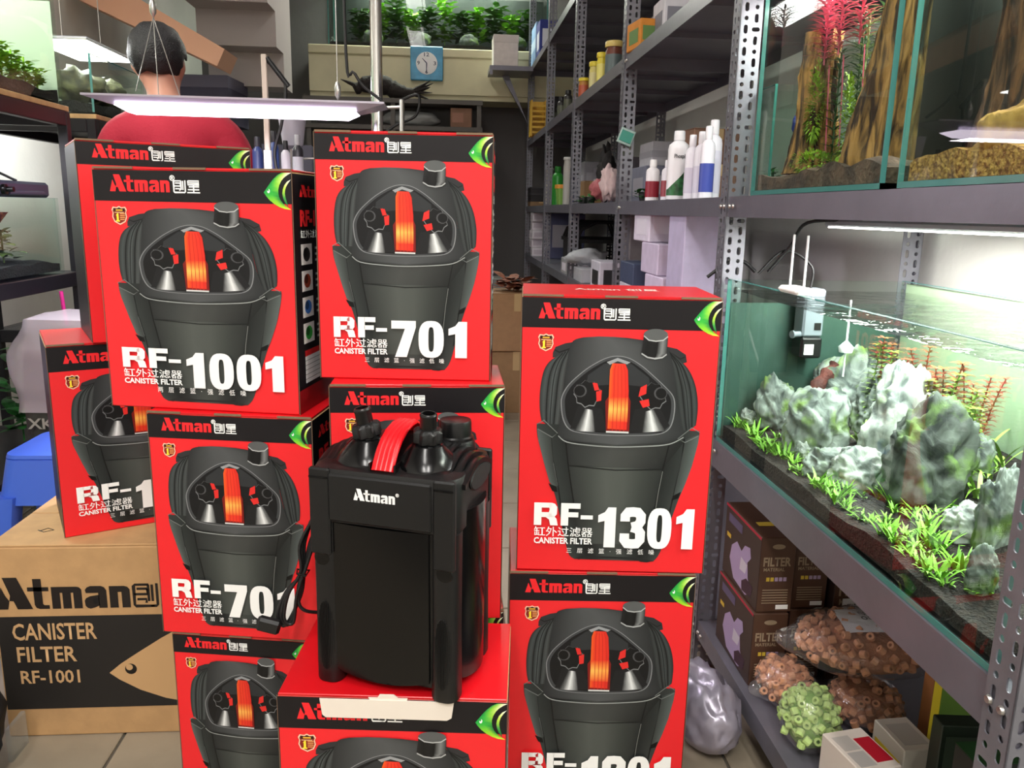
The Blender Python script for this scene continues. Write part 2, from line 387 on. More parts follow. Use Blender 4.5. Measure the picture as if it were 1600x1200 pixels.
def numerals(s):                             # condensed heavy numerals, height 1, 0.66 apart
    k = Ink(); x = 0
    def sh(P): k.lay = 0; k.shape([(x+a, c) for a, c in P], WHT)
    for ch in s:
        if ch == '1':
            sh([(.2, 0), (.48, 0), (.48, 1), (.28, 1), (.2, .88), (.04, .8), (.04, .62), (.2, .66)]); x += .6
        elif ch == '7':
            sh([(.02, 1), (.6, 1), (.6, .82), (.38, 0), (.1, 0), (.34, .78), (.02, .78)]); x += .66
        elif ch == '0':
            o = [(x+.3+.3*math.copysign(abs(math.cos(a))**.75, math.cos(a)), .5+.51*math.copysign(abs(math.sin(a))**.75, math.sin(a))) for a in [2*PI*i/28 for i in range(28)]]
            i_ = [(x+.3+.065*math.copysign(abs(math.cos(a))**.6, math.cos(a)), .5+.34*math.copysign(abs(math.sin(a))**.6, math.sin(a))) for a in [2*PI*i/28 for i in range(28)]]
            k.lay = 0; k.loft(o+o[:1], i_+i_[:1], [WHT, WHT]); x += .67
        else:
            for P in digit_strokes(ch): k.lay = 0; k.stroke([(x+a, c) for a, c in P], .235, WHT)
            x += .67
    me = k.done('model_number'); return me, x-.06
def rf_dash():
    k = Ink(); w = .34
    def sh(P): k.lay = 0; k.shape(P, WHT)
    sh(rect(0, 0, .32, 1)); sh(rect(.3, .78, .75, 1)); sh(rect(.3, .36, .75, .58)); sh([(.62, .36), (.86, .36), (.97, .5), (.98, .82), (.88, .96), (.75, 1.), (.62, .9), (.66, .7), (.62, .55)]); sh([(.5, .4), (.84, .42), (.96, .3), (1.02, 0), (.7, 0), (.64, .26), (.5, .36)])
    sh(rect(1.14, 0, 1.46, 1)); sh(rect(1.44, .76, 1.96, 1)); sh(rect(1.44, .38, 1.88, .6))
    sh(rect(1.98, .3, 2.5, .48))
    return k.done('series_letters')
RFD = rf_dash()
def picture():                               # the printed filter, traced on the front of one box; u,v in 0..1
    k = Ink()
    def J(p):
        px, py = p; t = (py-80)/1080; l = 65-25*t; r = 835-52*t; s_ = (px-l)/(r-l)
        return (s_, 1-(py-(78+8*s_))/1075)
    JJ = lambda P: [J(p) for p in P]
    mir = lambda P: [(872-x, y) for x, y in P]
    k.shape(JJ([(183, 308), (184, 288), (194, 268), (232, 254), (270, 248), (262, 300)]), (46, 46, 48)); k.shape(JJ([(620, 262), (662, 270), (697, 292), (702, 320), (660, 332), (640, 300)]), (44, 44, 46))
    k.stroke(JJ([(190, 278), (208, 288), (255, 272)]), .004, (20, 20, 20)); k.stroke(JJ([(694, 300), (676, 308), (640, 286)]), .004, (20, 20, 20))
    # ribbed flanks
    LA = [(205, 300), (172, 322), (150, 355), (138, 405), (133, 460), (134, 510), (140, 548)]; LB = [(262, 270), (245, 320), (236, 370), (230, 420), (224, 480), (215, 550), (206, 600)]
    LA = curve2(LA); LB = curve2(LB)
    k.loft(JJ(LA), JJ(LB), [(38, 42, 42), (66, 72, 72), (40, 44, 44), (78, 84, 84), (36, 40, 40), (70, 74, 74), (30, 32, 32)])
    RA = [(640, 285), (694, 330), (722, 370), (740, 420), (748, 480), (746, 530), (742, 560)]; RB = [(610, 270), (640, 320), (650, 370), (660, 420), (668, 480), (680, 545), (692, 600)]
    RA = curve2(RA); RB = curve2(RB)
    k.loft(JJ(RA), JJ(RB), [(30, 34, 34), (60, 66, 66), (38, 40, 40), (68, 74, 74), (34, 36, 36), (56, 60, 60), (30, 32, 32)])
    for f in (.3, .5, .7):
        for A, B in ((LA, LB), (RA, RB)):
            k.stroke(JJ([(a[0]+(c[0]-a[0])*f, a[1]+(c[1]-a[1])*f) for a, c in zip(A, B)]), .0045, (18, 19, 20)); k.lay -= 1
    k.lay += 1
    # canister
    BL = [(122, 560), (125, 612), (150, 705), (180, 800), (196, 850), (212, 920), (226, 990), (240, 1050), (252, 1088), (272, 1104)]
    BR = [(757, 582), (755, 612), (734, 705), (702, 800), (682, 850), (655, 930), (634, 1000), (616, 1060), (602, 1090), (585, 1110)]
    BL = curve2(BL); BR = curve2(BR)
    k.loft(JJ(BL), JJ(BR), [(52, 58, 56), (40, 44, 43), (24, 26, 26), (34, 37, 36), (56, 60, 58), (62, 66, 63), (58, 62, 60), (40, 43, 42), (24, 26, 26), (40, 44, 43), (56, 60, 58)])
    k.shape(JJ([(272, 1102), (300, 1090), (520, 1094), (585, 1108), (560, 1114), (535, 1112), (512, 1102), (310, 1099), (290, 1106)]), (30, 32, 32))
    k.loft(JJ([(246, 725), (256, 800), (272, 900), (290, 1040)]), JJ([(616, 735), (604, 800), (586, 900), (566, 1040)]), [(40, 43, 42), (60, 64, 61), (78, 82, 78), (74, 78, 74), (54, 58, 55), (36, 39, 38)])
    k.loft(JJ([(236, 640), (244, 722)]), JJ([(700, 622), (616, 733)]), [(34, 36, 36), (52, 55, 54), (66, 68, 66), (60, 62, 60), (44, 46, 45), (26, 28, 28)])
    for P in ([(178, 615), (185, 700), (206, 800), (232, 1000)], [(236, 632), (246, 725), (272, 900)], [(698, 612), (690, 700), (662, 830), (628, 1000)], [(640, 634), (616, 735), (586, 900)]): k.stroke(JJ(P), .006, (12, 12, 13)); k.lay -= 1
    k.lay += 1; k.stroke(JJ([(246, 724), (430, 740), (616, 735)]), .004, (20, 22, 22)); k.stroke(JJ([(616, 742), (600, 830), (578, 990)]), .003, (120, 124, 120)); k.stroke(JJ([(182, 690), (204, 804)]), .003, (130, 134, 132))
    # clips at the corners
    k.loft(JJ([(123, 580), (128, 625), (152, 720), (172, 790), (188, 808)]), JJ([(178, 612), (180, 640), (188, 720), (202, 790), (205, 806)]), [(84, 92, 90), (66, 72, 70), (50, 54, 53)])
    k.loft(JJ([(756, 596), (752, 630), (730, 720), (706, 790), (690, 830)]), JJ([(702, 616), (698, 640), (684, 720), (668, 800), (660, 838)]), [(84, 92, 90), (70, 76, 74), (52, 56, 55)])
    k.shape(JJ([(168, 795), (200, 808), (204, 830), (184, 826)]), (8, 8, 8)); k.shape(JJ([(690, 822), (660, 838), (652, 858), (678, 850)]), (8, 8, 8))
    # head
    HL = [(300, 231), (262, 244), (246, 280), (238, 330), (230, 400), (222, 480), (212, 545), (205, 600), (240, 624), (330, 634), (430, 640)]
    HR = [(470, 231), (560, 244), (622, 268), (645, 320), (658, 400), (668, 480), (682, 545), (694, 598), (640, 626), (550, 636), (432, 641)]
    HL = curve2(HL); HR = curve2(HR)
    k.loft(JJ(HL), JJ(HR), [(40, 42, 43), (60, 62, 63), (74, 76, 77), (78, 80, 81), (70, 72, 73), (56, 58, 59), (40, 42, 43)])
    k.shape(JJ([(300, 231), (360, 227), (420, 228), (470, 231)]), (74, 76, 77))
    # glossy recess
    R = [(300, 358), (345, 328), (390, 306), (432, 298), (480, 306), (530, 335), (575, 372), (620, 412), (652, 448), (660, 490), (652, 548), (632, 582), (590, 598), (500, 603), (380, 603), (290, 595), (246, 580), (224, 545), (216, 500), (218, 455), (245, 408)]
    R = curve2(R, True)
    k.shape(JJ(R), (128, 130, 132)); q = lambda f: [((x-438)*f+438, (y-462)*f+462) for x, y in R]
    k.shape(JJ(q(.982)), (62, 64, 66)); k.shape(JJ(q(.93)), (18, 18, 20))
    k.shape(JJ([(320, 372), (380, 330), (434, 314), (490, 330), (556, 380), (560, 415), (434, 405), (312, 415)]), (44, 46, 48))
    k.shape(JJ([(392, 322), (434, 306), (484, 322), (470, 330), (434, 318), (404, 332)]), (150, 152, 154))
    for P, cx in (([(282, 490), (374, 500), (398, 588), (252, 578)], 1), ([(504, 500), (596, 488), (640, 562), (606, 590), (480, 590)], -1)):
        k.shape(JJ(P), (26, 26, 28))
    k.loft(JJ([(308, 500), (288, 545), (268, 586)]), JJ([(340, 505), (346, 548), (350, 590)]), [(26, 26, 28), (110, 112, 112), (226, 228, 228), (150, 152, 152), (26, 26, 28)])
    k.loft(JJ([(544, 508), (538, 550), (532, 590)]), JJ([(578, 500), (602, 545), (624, 582)]), [(26, 26, 28), (150, 152, 152), (226, 228, 228), (110, 112, 112), (26, 26, 28)])
    # valves
    for cx, cy, d_ in ((318, 442, 1), (574, 448, -1)):
        st = [(cx+(54 if i % 2 else 46)*math.cos(2*PI*i/18), cy+(54 if i % 2 else 46)*math.sin(2*PI*i/18)) for i in range(18)]
        k.shape(JJ([(x, y+2) for x, y in st]), (120, 122, 124)); k.shape(JJ([((x-cx)*.95+cx, (y-cy)*.95+cy) for x, y in st]), (15, 15, 16))
        k.shape(JJ([(cx-d_*28+26*math.cos(a), cy-10+24*math.sin(a)) for a in [2*PI*i/14 for i in range(14)]]), (74, 74, 76)); k.shape(JJ([(cx-d_*30+21*math.cos(a), cy-10+20*math.sin(a)) for a in [2*PI*i/14 for i in range(14)]]), (12, 12, 13))
    for P in ([(338, 400), (356, 402), (364, 428), (346, 430)], [(352, 434), (374, 428), (372, 468), (354, 472)], [(524, 416), (548, 404), (546, 440), (516, 452)], [(520, 468), (556, 460), (560, 486), (534, 494)]): k.shape(JJ(P), (216, 44, 40)); k.lay -= 1
    k.lay += 1
    # the bright handle
    k.shape(JJ([(388, 470), (402, 450), (478, 450), (486, 470), (482, 586), (392, 586)]), (120, 22, 18))
    HA = [(414, 326), (405, 350), (402, 430), (400, 500), (398, 576)]; HB = [(464, 328), (474, 352), (478, 430), (476, 500), (472, 580)]
    k.loft(JJ(HA), JJ(HB), [(235, 92, 30), (224, 56, 34), (228, 60, 36), (226, 54, 36), (222, 50, 34), (206, 40, 30)])
    k.loft2(JJ([(404, 455), (401, 500), (399, 548)]), JJ([(476, 455), (476, 500), (474, 550)]), [(228, 70, 36), (250, 190, 90), (232, 80, 36)], [(222, 60, 34), (246, 160, 70), (226, 66, 36)])
    for f in (.25, .45, .65, .85): k.stroke(JJ([(a[0]+(c[0]-a[0])*f, a[1]+(c[1]-a[1])*f+6) for a, c in zip(HA, HB)]), .003, (196, 40, 28)); k.lay -= 1
    k.lay += 1; k.stroke(JJ([(392, 588), (480, 590)]), .006, (214, 214, 212))
    k.stroke(JJ(curve2([(206, 606), (240, 630), (330, 642), (430, 647), (550, 643), (640, 633), (694, 606)])), .004, (150, 154, 152))
    k.stroke(JJ([(122, 562), (150, 546), (203, 596), (182, 612), (126, 580)]), .003, (112, 116, 114)); k.stroke(JJ([(756, 586), (726, 568), (672, 612), (700, 626), (752, 600)]), .003, (112, 116, 114))
    # screw cap
    k.loft(JJ([(533, 218), (530, 250), (524, 284), (540, 298), (572, 305)]), JJ([(626, 222), (625, 252), (622, 288), (606, 300), (574, 306)]), [(30, 30, 31), (14, 14, 15), (22, 22, 23), (12, 12, 13), (120, 122, 122), (40, 40, 41)])
    k.shape(JJ([(579+47*math.cos(a), 218+22*math.sin(a)) for a in [2*PI*i/20 for i in range(20)]]), (86, 88, 88))
    k.stroke(JJ([(533, 222), (552, 238), (580, 242), (608, 238), (626, 224)]), .004, (180, 182, 182)); k.stroke(JJ([(525, 288), (548, 302), (578, 307), (606, 302), (622, 290)]), .005, (170, 172, 172))
    return k.done('filter_picture')
PICTURE = picture()
K_tag = ['三', '层', '滤', '篮', '·', '强', '滤', '低', '噪']
def tagline(first):
    k = ''.join('%s   ' % c for c in first+'层滤篮·强滤低噪')
    return text_mesh(k.strip(), M_white, 0)
def side_print(side_h):
    """print for the narrow side, u in 0..1 across, v in 0..1 up; faces -y before it is turned"""
    k = Ink()
    k.shape(rect(0, 0, 1, .1), (140, 16, 22)); k.lay = 0
    for i, c in enumerate([(40, 36, 38), (150, 60, 40), (60, 110, 190), (50, 150, 60)]):
        z = .62-.11*i
        k.lay = 0; k.shape(rect(.16, z, .44, z+.085), (214, 206, 206)); k.shape(ell(.3, z+.042, .09, .03, 12), c); k.shape(ell(.27, z+.05, .05, .02, 10), tuple(int(q*.5) for q in c))
        k.lay = 0; k.shape(rect(.52, z+.01, .94, z+.02), (180, 180, 180)); k.lay = 0; k.shape(rect(.52, z+.035, .9, z+.045), (180, 180, 180)); k.lay = 0; k.shape(rect(.52, z+.06, .94, z+.07), (180, 180, 180))
    k.lay = 0; k.shape(rect(.18, .235, .92, .26), (200, 30, 34)); k.shape(rect(.18, .12, .92, .235), (216, 212, 214))
    for i in range(5): k.shape(rect(.18, .135+.02*i, .92, .138+.02*i), (120, 116, 118)); k.lay -= 1
    return k.done('side_print')
SIDE = side_print(1)
def filter_box(name, label, x, y, yaw, z0, w, h, d, model, head=.112, lid='flat', first='三'):
    """x,y = front left foot of the carton; yaw in degrees; the front faces -y"""
    T = thing(name, label, 'filter box', (x, y, z0), math.radians(yaw), 'red canister filter boxes')
    b = MB(); b.box(0, 0, 0, w, d, h-.004, m=[1, 1, 0, 0, 2, 2], ch=.0015); part(b, 'carton', [M_red, M_blk, M_card], T)
    b = MB(); b.box(.001, .001, h-.004, w-.001, d-.001, h, m=[0, 0, 0, 0, 1, 0], ch=.001); part(b, 'lid_flap', [M_redtop, M_card], T)
    if lid == 'open':
        b = MB(); P = [(.19*w, h-.002), (.2*w, h-.026), (.215*w, h-.03), (.74*w, h-.03), (.76*w, h-.026), (.77*w, h-.002)]
        i0 = len(b.v); b.prism(P, 0, .0015); b.xf(Matrix(((1, 0, 0, 0), (0, 0, 1, -.006), (0, 1, 0, 0), (0, 0, 0, 1))), i0)
        i0 = len(b.v); b.prism([(.4*w, h+.0008), (.44*w, h+.0008), (.45*w, h+.006), (.51*w, h+.006), (.53*w, h+.0008), (.57*w, h+.0008), (.565*w, h-.004), (.41*w, h-.004)], 0, .0012); b.xf(Matrix(((1, 0, 0, 0), (0, 0, 1, -.0045), (0, 1, 0, 0), (0, 0, 0, 1))), i0)
        part(b, 'tuck_tab', M_cut, T, label='white inside of the tuck-in tab')
    else:
        for u0, u1 in ((.0, .21), (.41, .58), (.79, 1.)):
            b = MB(); b.box(u0*w+.001, -.0007, h-.0028, u1*w-.001, .002, h+.0004); part(b, 'lid_edge', M_edge, T)
    e = -.0004
    b = MB(); b.box(.0004, e, h*(1-head), w-.0004, .001, h-.0045); part(b, 'header_band', M_blk, T, label='black band across the top of the front')
    for u in (0, w):
        b = MB(); b.box(u-.0004, -.0001, 0, u+.0004, .0004, h*.995); part(b, 'carton_edge', M_edge, T)
    hb = h*(1-head); s = w*.0795
    zz = hb+h*head*.28
    link('brand_word', ATMAN_RED, T, (.085*w, e-.0002, zz), None, (s, 1, s*1.0))
    link('brand_signs', SIGNS, T, (.41*w, e-.0002, zz-.003*w), None, (s*.83, 1, s*.75))
    link('registered_mark', text_mesh('®', M_white, .02, 1, (.028, .028)), T, (.393*w, e-.0003, zz+s*.66), None, (w, 1, w))
    fh = h*head*1.06
    link('fish_emblem', FISH, T, (.862*w, e-.0004, h-.005-fh), None, (.138*w, 1, fh))
    link('warranty_badge', BADGE, T, (.085*w, e-.0003, h*(1-head)-.022*h-.088*w), None, (.08*w, 1, .09*w))
    link('filter_picture', PICTURE, T, (0, e, h*(.109-head)*.5), None, (w, 1, h*(1+(.109-head)*.5)))
    zt = h*.177; e2 = e-.006
    e2 = -.0048
    rs = w*.31/2.5
    link('series_letters', RFD, T, (.088*w, e2, zt), None, (rs, 1, h*.085))
    nm, nw = NUM[model]
    fw = .525*w if len(model) == 4 else .46*w
    link('model_number', nm, T, (.418*w, e2, h*.098), None, (fw/nw, 1, h*.152))
    link('chinese_title', text_mesh('缸外过滤器', M_white, .006, 1, (.31, .12)), T, (.09*w, e2, h*.135), None, (w, 1, h*.31))
    link('subtitle', text_mesh('CANISTER FILTER', M_white, .03, 1, (.31, .1)), T, (.09*w, e2, h*.107), None, (w, 1, h*.24))
    link('tagline', TAGS[first], T, (.265*w, e2, h*.073), None, (.465*w/TAGW[first], 1, .465*w/TAGW[first]))
    # right-hand side
    ro = (0, 0, PI/2)
    link('side_print', SIDE, T, (w+.0003, 0, 0), ro, (d, 1, h))
    link('side_brand_word', ATMAN_RED, T, (w+.0006, .16*d, h*.895), ro, (.19*d, 1, h*.048))
    link('side_series_letters', text_mesh('RF-'+model, M_logo, .05, 1, (1, 1)), T, (w+.0006, .16*d, h*.775), ro, (.72*d, 1, h*.07))
    link('side_title', text_mesh('缸外过滤器', M_white, .006, 1, (1, 1)), T, (w+.0006, .16*d, h*.728), ro, (.6*d, 1, h*.035))
    # print on the lid
    if lid == 'printed': link('lid_print', text_mesh('Atman 创星', M_cut, .006, 1, (1, 1)), T, (.28*w, d*.45, h+.0005), (-PI/2, 0, 0), (.45*w, 1, .16*d))
    return T
NUM = {k: numerals(k) for k in ('1001', '701', '1301', '501')}
TAGS = {f: tagline(f) for f in '三两'}
TAGW = {f: max(v.co.x for v in TAGS[f].vertices) for f in TAGS}
# the stacks -----------------------------------------------------------------
filter_box('filter_box', 'red filter box on top of the stack beside the long planted aquarium', .116, 1.255, -5.3, .462, .313, .462, .195, '1301', lid='printed')
filter_box('filter_box', 'red filter box standing on the floor at the foot of the right-hand stack', .105, 1.25, -4, 0, .313, .4605, .195, '1301')
filter_box('filter_box', 'red filter box at the top of the middle stack', -.197, 1.252, -4.6, .79, .264, .371, .11, '701')
filter_box('filter_box', 'dusty red filter box right behind the black canister filter', -.178, 1.204, 0, .40, .266, .3895, .165, '701')
filter_box('filter_box', 'red filter box hidden on the floor at the foot of the middle stack', -.175, 1.235, 0, 0, .27, .3995, .13, '701')
filter_box('filter_box', 'red filter box with white tab open that carries the black canister filter', -.231, 1.009, -5.6, 0, .3155, .4, .21, '1001', head=.13, lid='open')
filter_box('filter_box', 'wide red filter box at the top of the left stack', -.53, 1.289, -11.5, .736, .31, .367, .16, '1001', head=.135, first='两')
filter_box('filter_box', 'red filter box in the middle of the left stack, behind the loose cable', -.466, 1.256, -9.5, .36, .263, .3755, .17, '701')
filter_box('filter_box', 'red filter box at the bottom of the left stack', -.452, 1.256, -9.5, 0, .235, .3595, .17, '501', head=.1)
filter_box('filter_box', 'red filter box standing on the brown carton at the far left', -.742, 1.535, 28, .41, .31, .38, .22, '1001', head=.135)
filter_box('filter_box', 'red filter box stacked highest at the far left, under the hanging lamp', -.668, 1.56, 28, .7905, .31, .372, .22, '1001', head=.12)
# ================================================================ the black canister filter
M_abs = mat('black_plastic', (14, 14, 15), .42, spec=.42, bump=.03, bscale=400)
M_gls = mat('glossy_black_plastic', (7, 7, 8), .2, spec=.35)
M_sat = mat('satin_black_plastic', (11, 11, 12), .3, spec=.42)
M_rub = mat('black_rubber', (16, 16, 17), .5)
M_rpl = mat('red_plastic', (214, 14, 26), .3, spec=.5)
fw, fd, fr_ = .208, .158, .315
CF = thing('canister_filter', 'black canister filter with red handle and two hose connectors on the red box', 'canister filter', (-.059, 1.078, .4005), math.radians(-20))
def ring(w, d, r, z, n=6, dxy=(0, 0)): return [(x+dxy[0], y+dxy[1], z) for x, y in rrect(w, d, r, n)]
b = MB(); b.rings([ring(.186, .136, .022, .012), ring(.19, .14, .024, .02), ring(.196, .146, .024, .238)]); part(b, 'canister_body', M_sat, CF, 40)
# smooth bowed panels on the four sides
def panel(w, z0, z1, bow, nz=5, nx=10):
    b = MB(); R = []
    for j in range(nz+1):
        z = z0+(z1-z0)*j/nz
        R.append([b.vert((-w/2+w*i/nx, -bow*(1-(2*i/nx-1)**2)-(.0015*(j/nz)), z - (0.010*(1-(2*i/nx-1)**2) if j == 0 else 0))) for i in range(nx+1)])
    B = [[b.vert((b.v[q][0], .012, b.v[q][2])) for q in r] for r in (R[0], R[-1])]
    for a, c in zip(R, R[1:]):
        for i in range(nx): b.face((a[i], a[i+1], c[i+1], c[i]))
    for i in range(nx): b.face((R[0][i+1], R[0][i], B[0][i], B[0][i+1])); b.face((R[-1][i], R[-1][i+1], B[1][i+1], B[1][i]))
    return b
part(panel(.138, .022, .238, .004), 'front_panel', M_gls, CF, 40, loc=(-.004, -.0745, 0))
part(panel(.112, .022, .262, .017), 'side_panel', M_gls, CF, 40, loc=(.0955, .004, 0), rot=(0, 0, PI/2))
part(panel(.112, .022, .262, .017), 'side_panel', M_gls, CF, 40, loc=(-.0955, .004, 0), rot=(0, 0, -PI/2))
# corner pillars on feet
for sx in (-1, 1):
    for sy in (-1, 1):
        b = MB(); cx, cy = sx*(fw/2-.0185), sy*(fd/2-.0185)
        b.rings([ring(.036, .036, .014, 0, 5, (cx, cy)), ring(.039, .039, .016, .003, 5, (cx, cy)), ring(.0385, .0385, .015, .03, 5, (cx, cy)), ring(.036, .036, .013, .1, 5, (cx, cy)), ring(.037, .037, .013, .24, 5, (cx, cy))])
        p = part(b, 'corner_pillar', M_abs, CF, 40)
        # ribbed finger grip low on the pillar
        if sy < 0:
            for i in range(11):
                u = (i-5)/5.6; hh = .052*math.sqrt(1-u*u)
                b = MB(); xx = u*.0125; yy = -.0196+.0035*u*u*1.2
                b.rings([[(cx+xx-.0006, cy+yy, .072+s_*hh), (cx+xx+.0006, cy+yy, .072+s_*hh), (cx+xx+.0003, cy+yy-.0012, .072+s_*hh*.985), (cx+xx-.0003, cy+yy-.0012, .072+s_*hh*.985)] for s_ in (-1, 1)])
                part(b, 'grip_rib', M_abs, p)
# motor head
b = MB(); b.rings([ring(fw-.004, fd-.004, .024, .2385), ring(fw, fd, .026, .2405), ring(fw+.002, fd+.002, .027, .306), ring(fw-.003, fd-.003, .026, .313), ring(fw-.016, fd-.016, .022, .3155)]); part(b, 'motor_head', M_abs, CF, 40)
b = MB(); b.box(-.075, -fd/2-.0035, .242, .071, -fd/2+.004, .3075, ch=.0025); part(b, 'front_fascia', M_abs, CF)
link('brand_word', ATMAN_WHITE, CF, (-.037, -fd/2-.0039, .276), None, (.0152, 1, .0162))
link('registered_mark', text_mesh('®', M_white, .02, 1, (.028, .028)), CF, (.0225, -fd/2-.0042, .2868), None, (.18, 1, .18))
# clips over the seam, with the notch below
for sx, sy in ((-1, -1), (1, -1), (1, 1), (-1, 1)):
    b = MB(); cx = sx*(fw/2-.016); y0 = sy*(fd/2+.0035)
    b.box(cx-.015, min(y0, y0-sy*.009), .192, cx+.015, max(y0, y0-sy*.009), .314, ch=.0025)
    c = part(b, 'clip', M_abs, CF)
    b = MB(); b.lathe([(.0, 0), (.0105, 0), (.0118, .0015), (.0105, .003), (.0, .003)], 18, (cx, y0-sy*.0065, .186), rotto((0, sy, 0)), cap0=False, cap1=False); part(b, 'clip_notch', M_gls, c, 40)
    b = MB(); b.box(cx-.0135, min(y0, y0+sy*.0012), .3005, cx+.0135, max(y0, y0+sy*.0012), .303); part(b, 'clip_hinge', M_gls, c)
# dome: a raised saddle, high at the back
def dome_z(u, v):                            # u,v in -1..1 over the top
    hgt = .030*(1-abs(u)**3.2)*(.55+.45*min(1, (v+1)*.9))*(1-max(0, -v-.15)**2*1.0)*(1-abs(v)**6)
    return max(0, hgt)
b = MB(); n = 24; G = []
for j in range(n+1):
    v = -1+2*j/n; G.append([b.vert((u*.088, v*.068, .3145+dome_z(u, v))) for u in [-1+2*i/n for i in range(n+1)]])
for a, c in zip(G, G[1:]):
    for i in range(n): b.face((a[i], a[i+1], c[i+1], c[i]))
part(b, 'dome', M_sat, CF, 60)
# glossy cone seats and hose connectors
for sx in (-1, 1):
    cx, cy = sx*.043, -.022
    b = MB(); b.lathe([(.046, 0), (.045, .004), (.034, .016), (.023, .028), (.020, .030), (.0, .030)], 28, (cx, cy, .3145), cap1=False); part(b, 'connector_seat', M_gls, CF, 50)
    ax = Vector((sx*.12-.05, -.10, 1)).normalized(); Mx = rotto(ax); o_ = Vector((cx, cy, .343))
    b = MB(); b.lathe([(.0125, 0), (.0145, .002), (.0145, .005), (.0115, .007), (.0112, .026), (.0118, .028), (.0118, .030), (.0102, .032), (.0088, .032), (.0088, .012), (.0, .012)], 20, o_+ax*.012, Mx, cap1=False)
    con = part(b, 'hose_connector', M_sat, CF, 40)
    b = MB(); P = []
    for i in range(32):
        a = 2*PI*i/32; r = .0185+.0022*math.cos(8*a); P.append((r, a))
    b.rings([[o_+Mx@Vector((r*q*math.cos(a), r*q*math.sin(a), z)) for r, a in P] for q, z in ((.8, .002), (1, .005), (1, .0185), (.82, .022), (.6, .023))]); part(b, 'union_nut', M_abs, con, 40)
    b = MB(); b.lathe([(.016, -.004), (.016, .004)], 20, o_, Mx); part(b, 'valve_collar', M_abs, con, 40)
    b = MB(); b.box(-.0035, -.006, -.005, .0035, .006, .002, ch=.001); part(b, 'valve_lever', M_rpl, con, loc=o_+Vector((sx*-.015, -.006, -.006)))
    b = MB(); b.box(-.0035, -.006, -.005, .0035, .006, .002, ch=.001); part(b, 'valve_lever', M_rpl, con, loc=o_+Vector((sx*.016, -.004, -.006)))
# red carrying handle, arched front to back, with grooves
b = MB(); prof = []; NX = 24
hp = [(-.0745, .317), (-.068, .327), (-.058, .3395), (-.044, .351), (-.026, .360), (-.006, .3645), (.012, .3645), (.026, .357), (.032, .345)]
R = []
for k, (yy, zz_) in enumerate(hp):
    a = hp[max(k-1, 0)]; c = hp[min(k+1, len(hp)-1)]; tv = Vector((0, c[0]-a[0], c[1]-a[1])).normalized(); nv = Vector((0, -tv.z, tv.y))
    top = []; 
    for i in range(NX+1):
        u = -1+2*i/NX; g = .0012 if (i % 5 == 2) else 0
        e_ = .0025*max(0, abs(u)-.85)/.15
        top.append(Vector((u*.0155, yy, zz_))+nv*(.002-g-e_))
    bot = [Vector((u*.0155, yy, zz_))-nv*.003 for u in (1, 0, -1)]
    R.append(top+bot)
b.rings(R); part(b, 'handle', M_rpl, CF, 50, label='red arched carrying handle')
b = MB(); b.box(-.019, -.076, .3145, -.0165, -.02, .326, ch=.001); part(b, 'handle_cheek', M_gls, CF)
b = MB(); b.box(.0165, -.076, .3145, .019, -.02, .326, ch=.001); part(b, 'handle_cheek', M_gls, CF)
# priming cap
b = MB(); b.lathe([(.026, 0), (.026, .006), (.0235, .008), (.0228, .027), (.0218, .0295), (.0195, .030), (.0, .0305)], 32, (.058, .046, .332), cap1=False); part(b, 'priming_cap', M_sat, CF, 40)
b = MB(); b.lathe([(.03, -.018), (.028, -.002), (.0265, .002)], 28, (.058, .046, .332)); part(b, 'cap_collar', M_sat, CF, 40)
# swooping ribbed flanks, each with a dark disc painted as a shaded opening
for sx in (-1, 1):
    fl = None
    for k in range(4):
        b = MB(); P = []; rw = .0135
        for i in range(13):
            t_ = i/12; yy = -.058+.118*t_; s_ = math.sin(PI*min(1, t_*1.02))
            P.append((yy, .312+.024*(math.sin(PI*(t_**.8)*.78)**1.5)-.004*k*t_))
        x0 = sx*(.064+.0115*k); x1 = sx*(.064+.0115*(k+1)-.0008)
        rr = []
        for yy, zz_ in P:
            z2 = zz_ - .0012*k**1.7
            rr.append([(x0, yy, z2-.007), (x0, yy, z2), ((x0+x1)/2, yy, z2+.0012), (x1, yy, z2-.0004), (x1, yy, z2-.007)])
        b.rings(rr)
        q = part(b, 'flank_rib', M_sat, CF if fl is None else CF, 40)
    b = MB(); b.lathe([(.0, .0), (.036, .0), (.038, .002), (.036, .004), (.0, .004)], 24, (sx*(fw/2+.0005), .012, .296), rotto((sx, 0, 0)) @ Matrix.Diagonal((.42, 1.15, 1)), cap0=False, cap1=False)
    part(b, 'grip_shade_disc', mat('hollow_shade_paint', (6, 6, 6), .7), CF, 40)  # solid disc, near-black colour stands in for the shade inside a grip
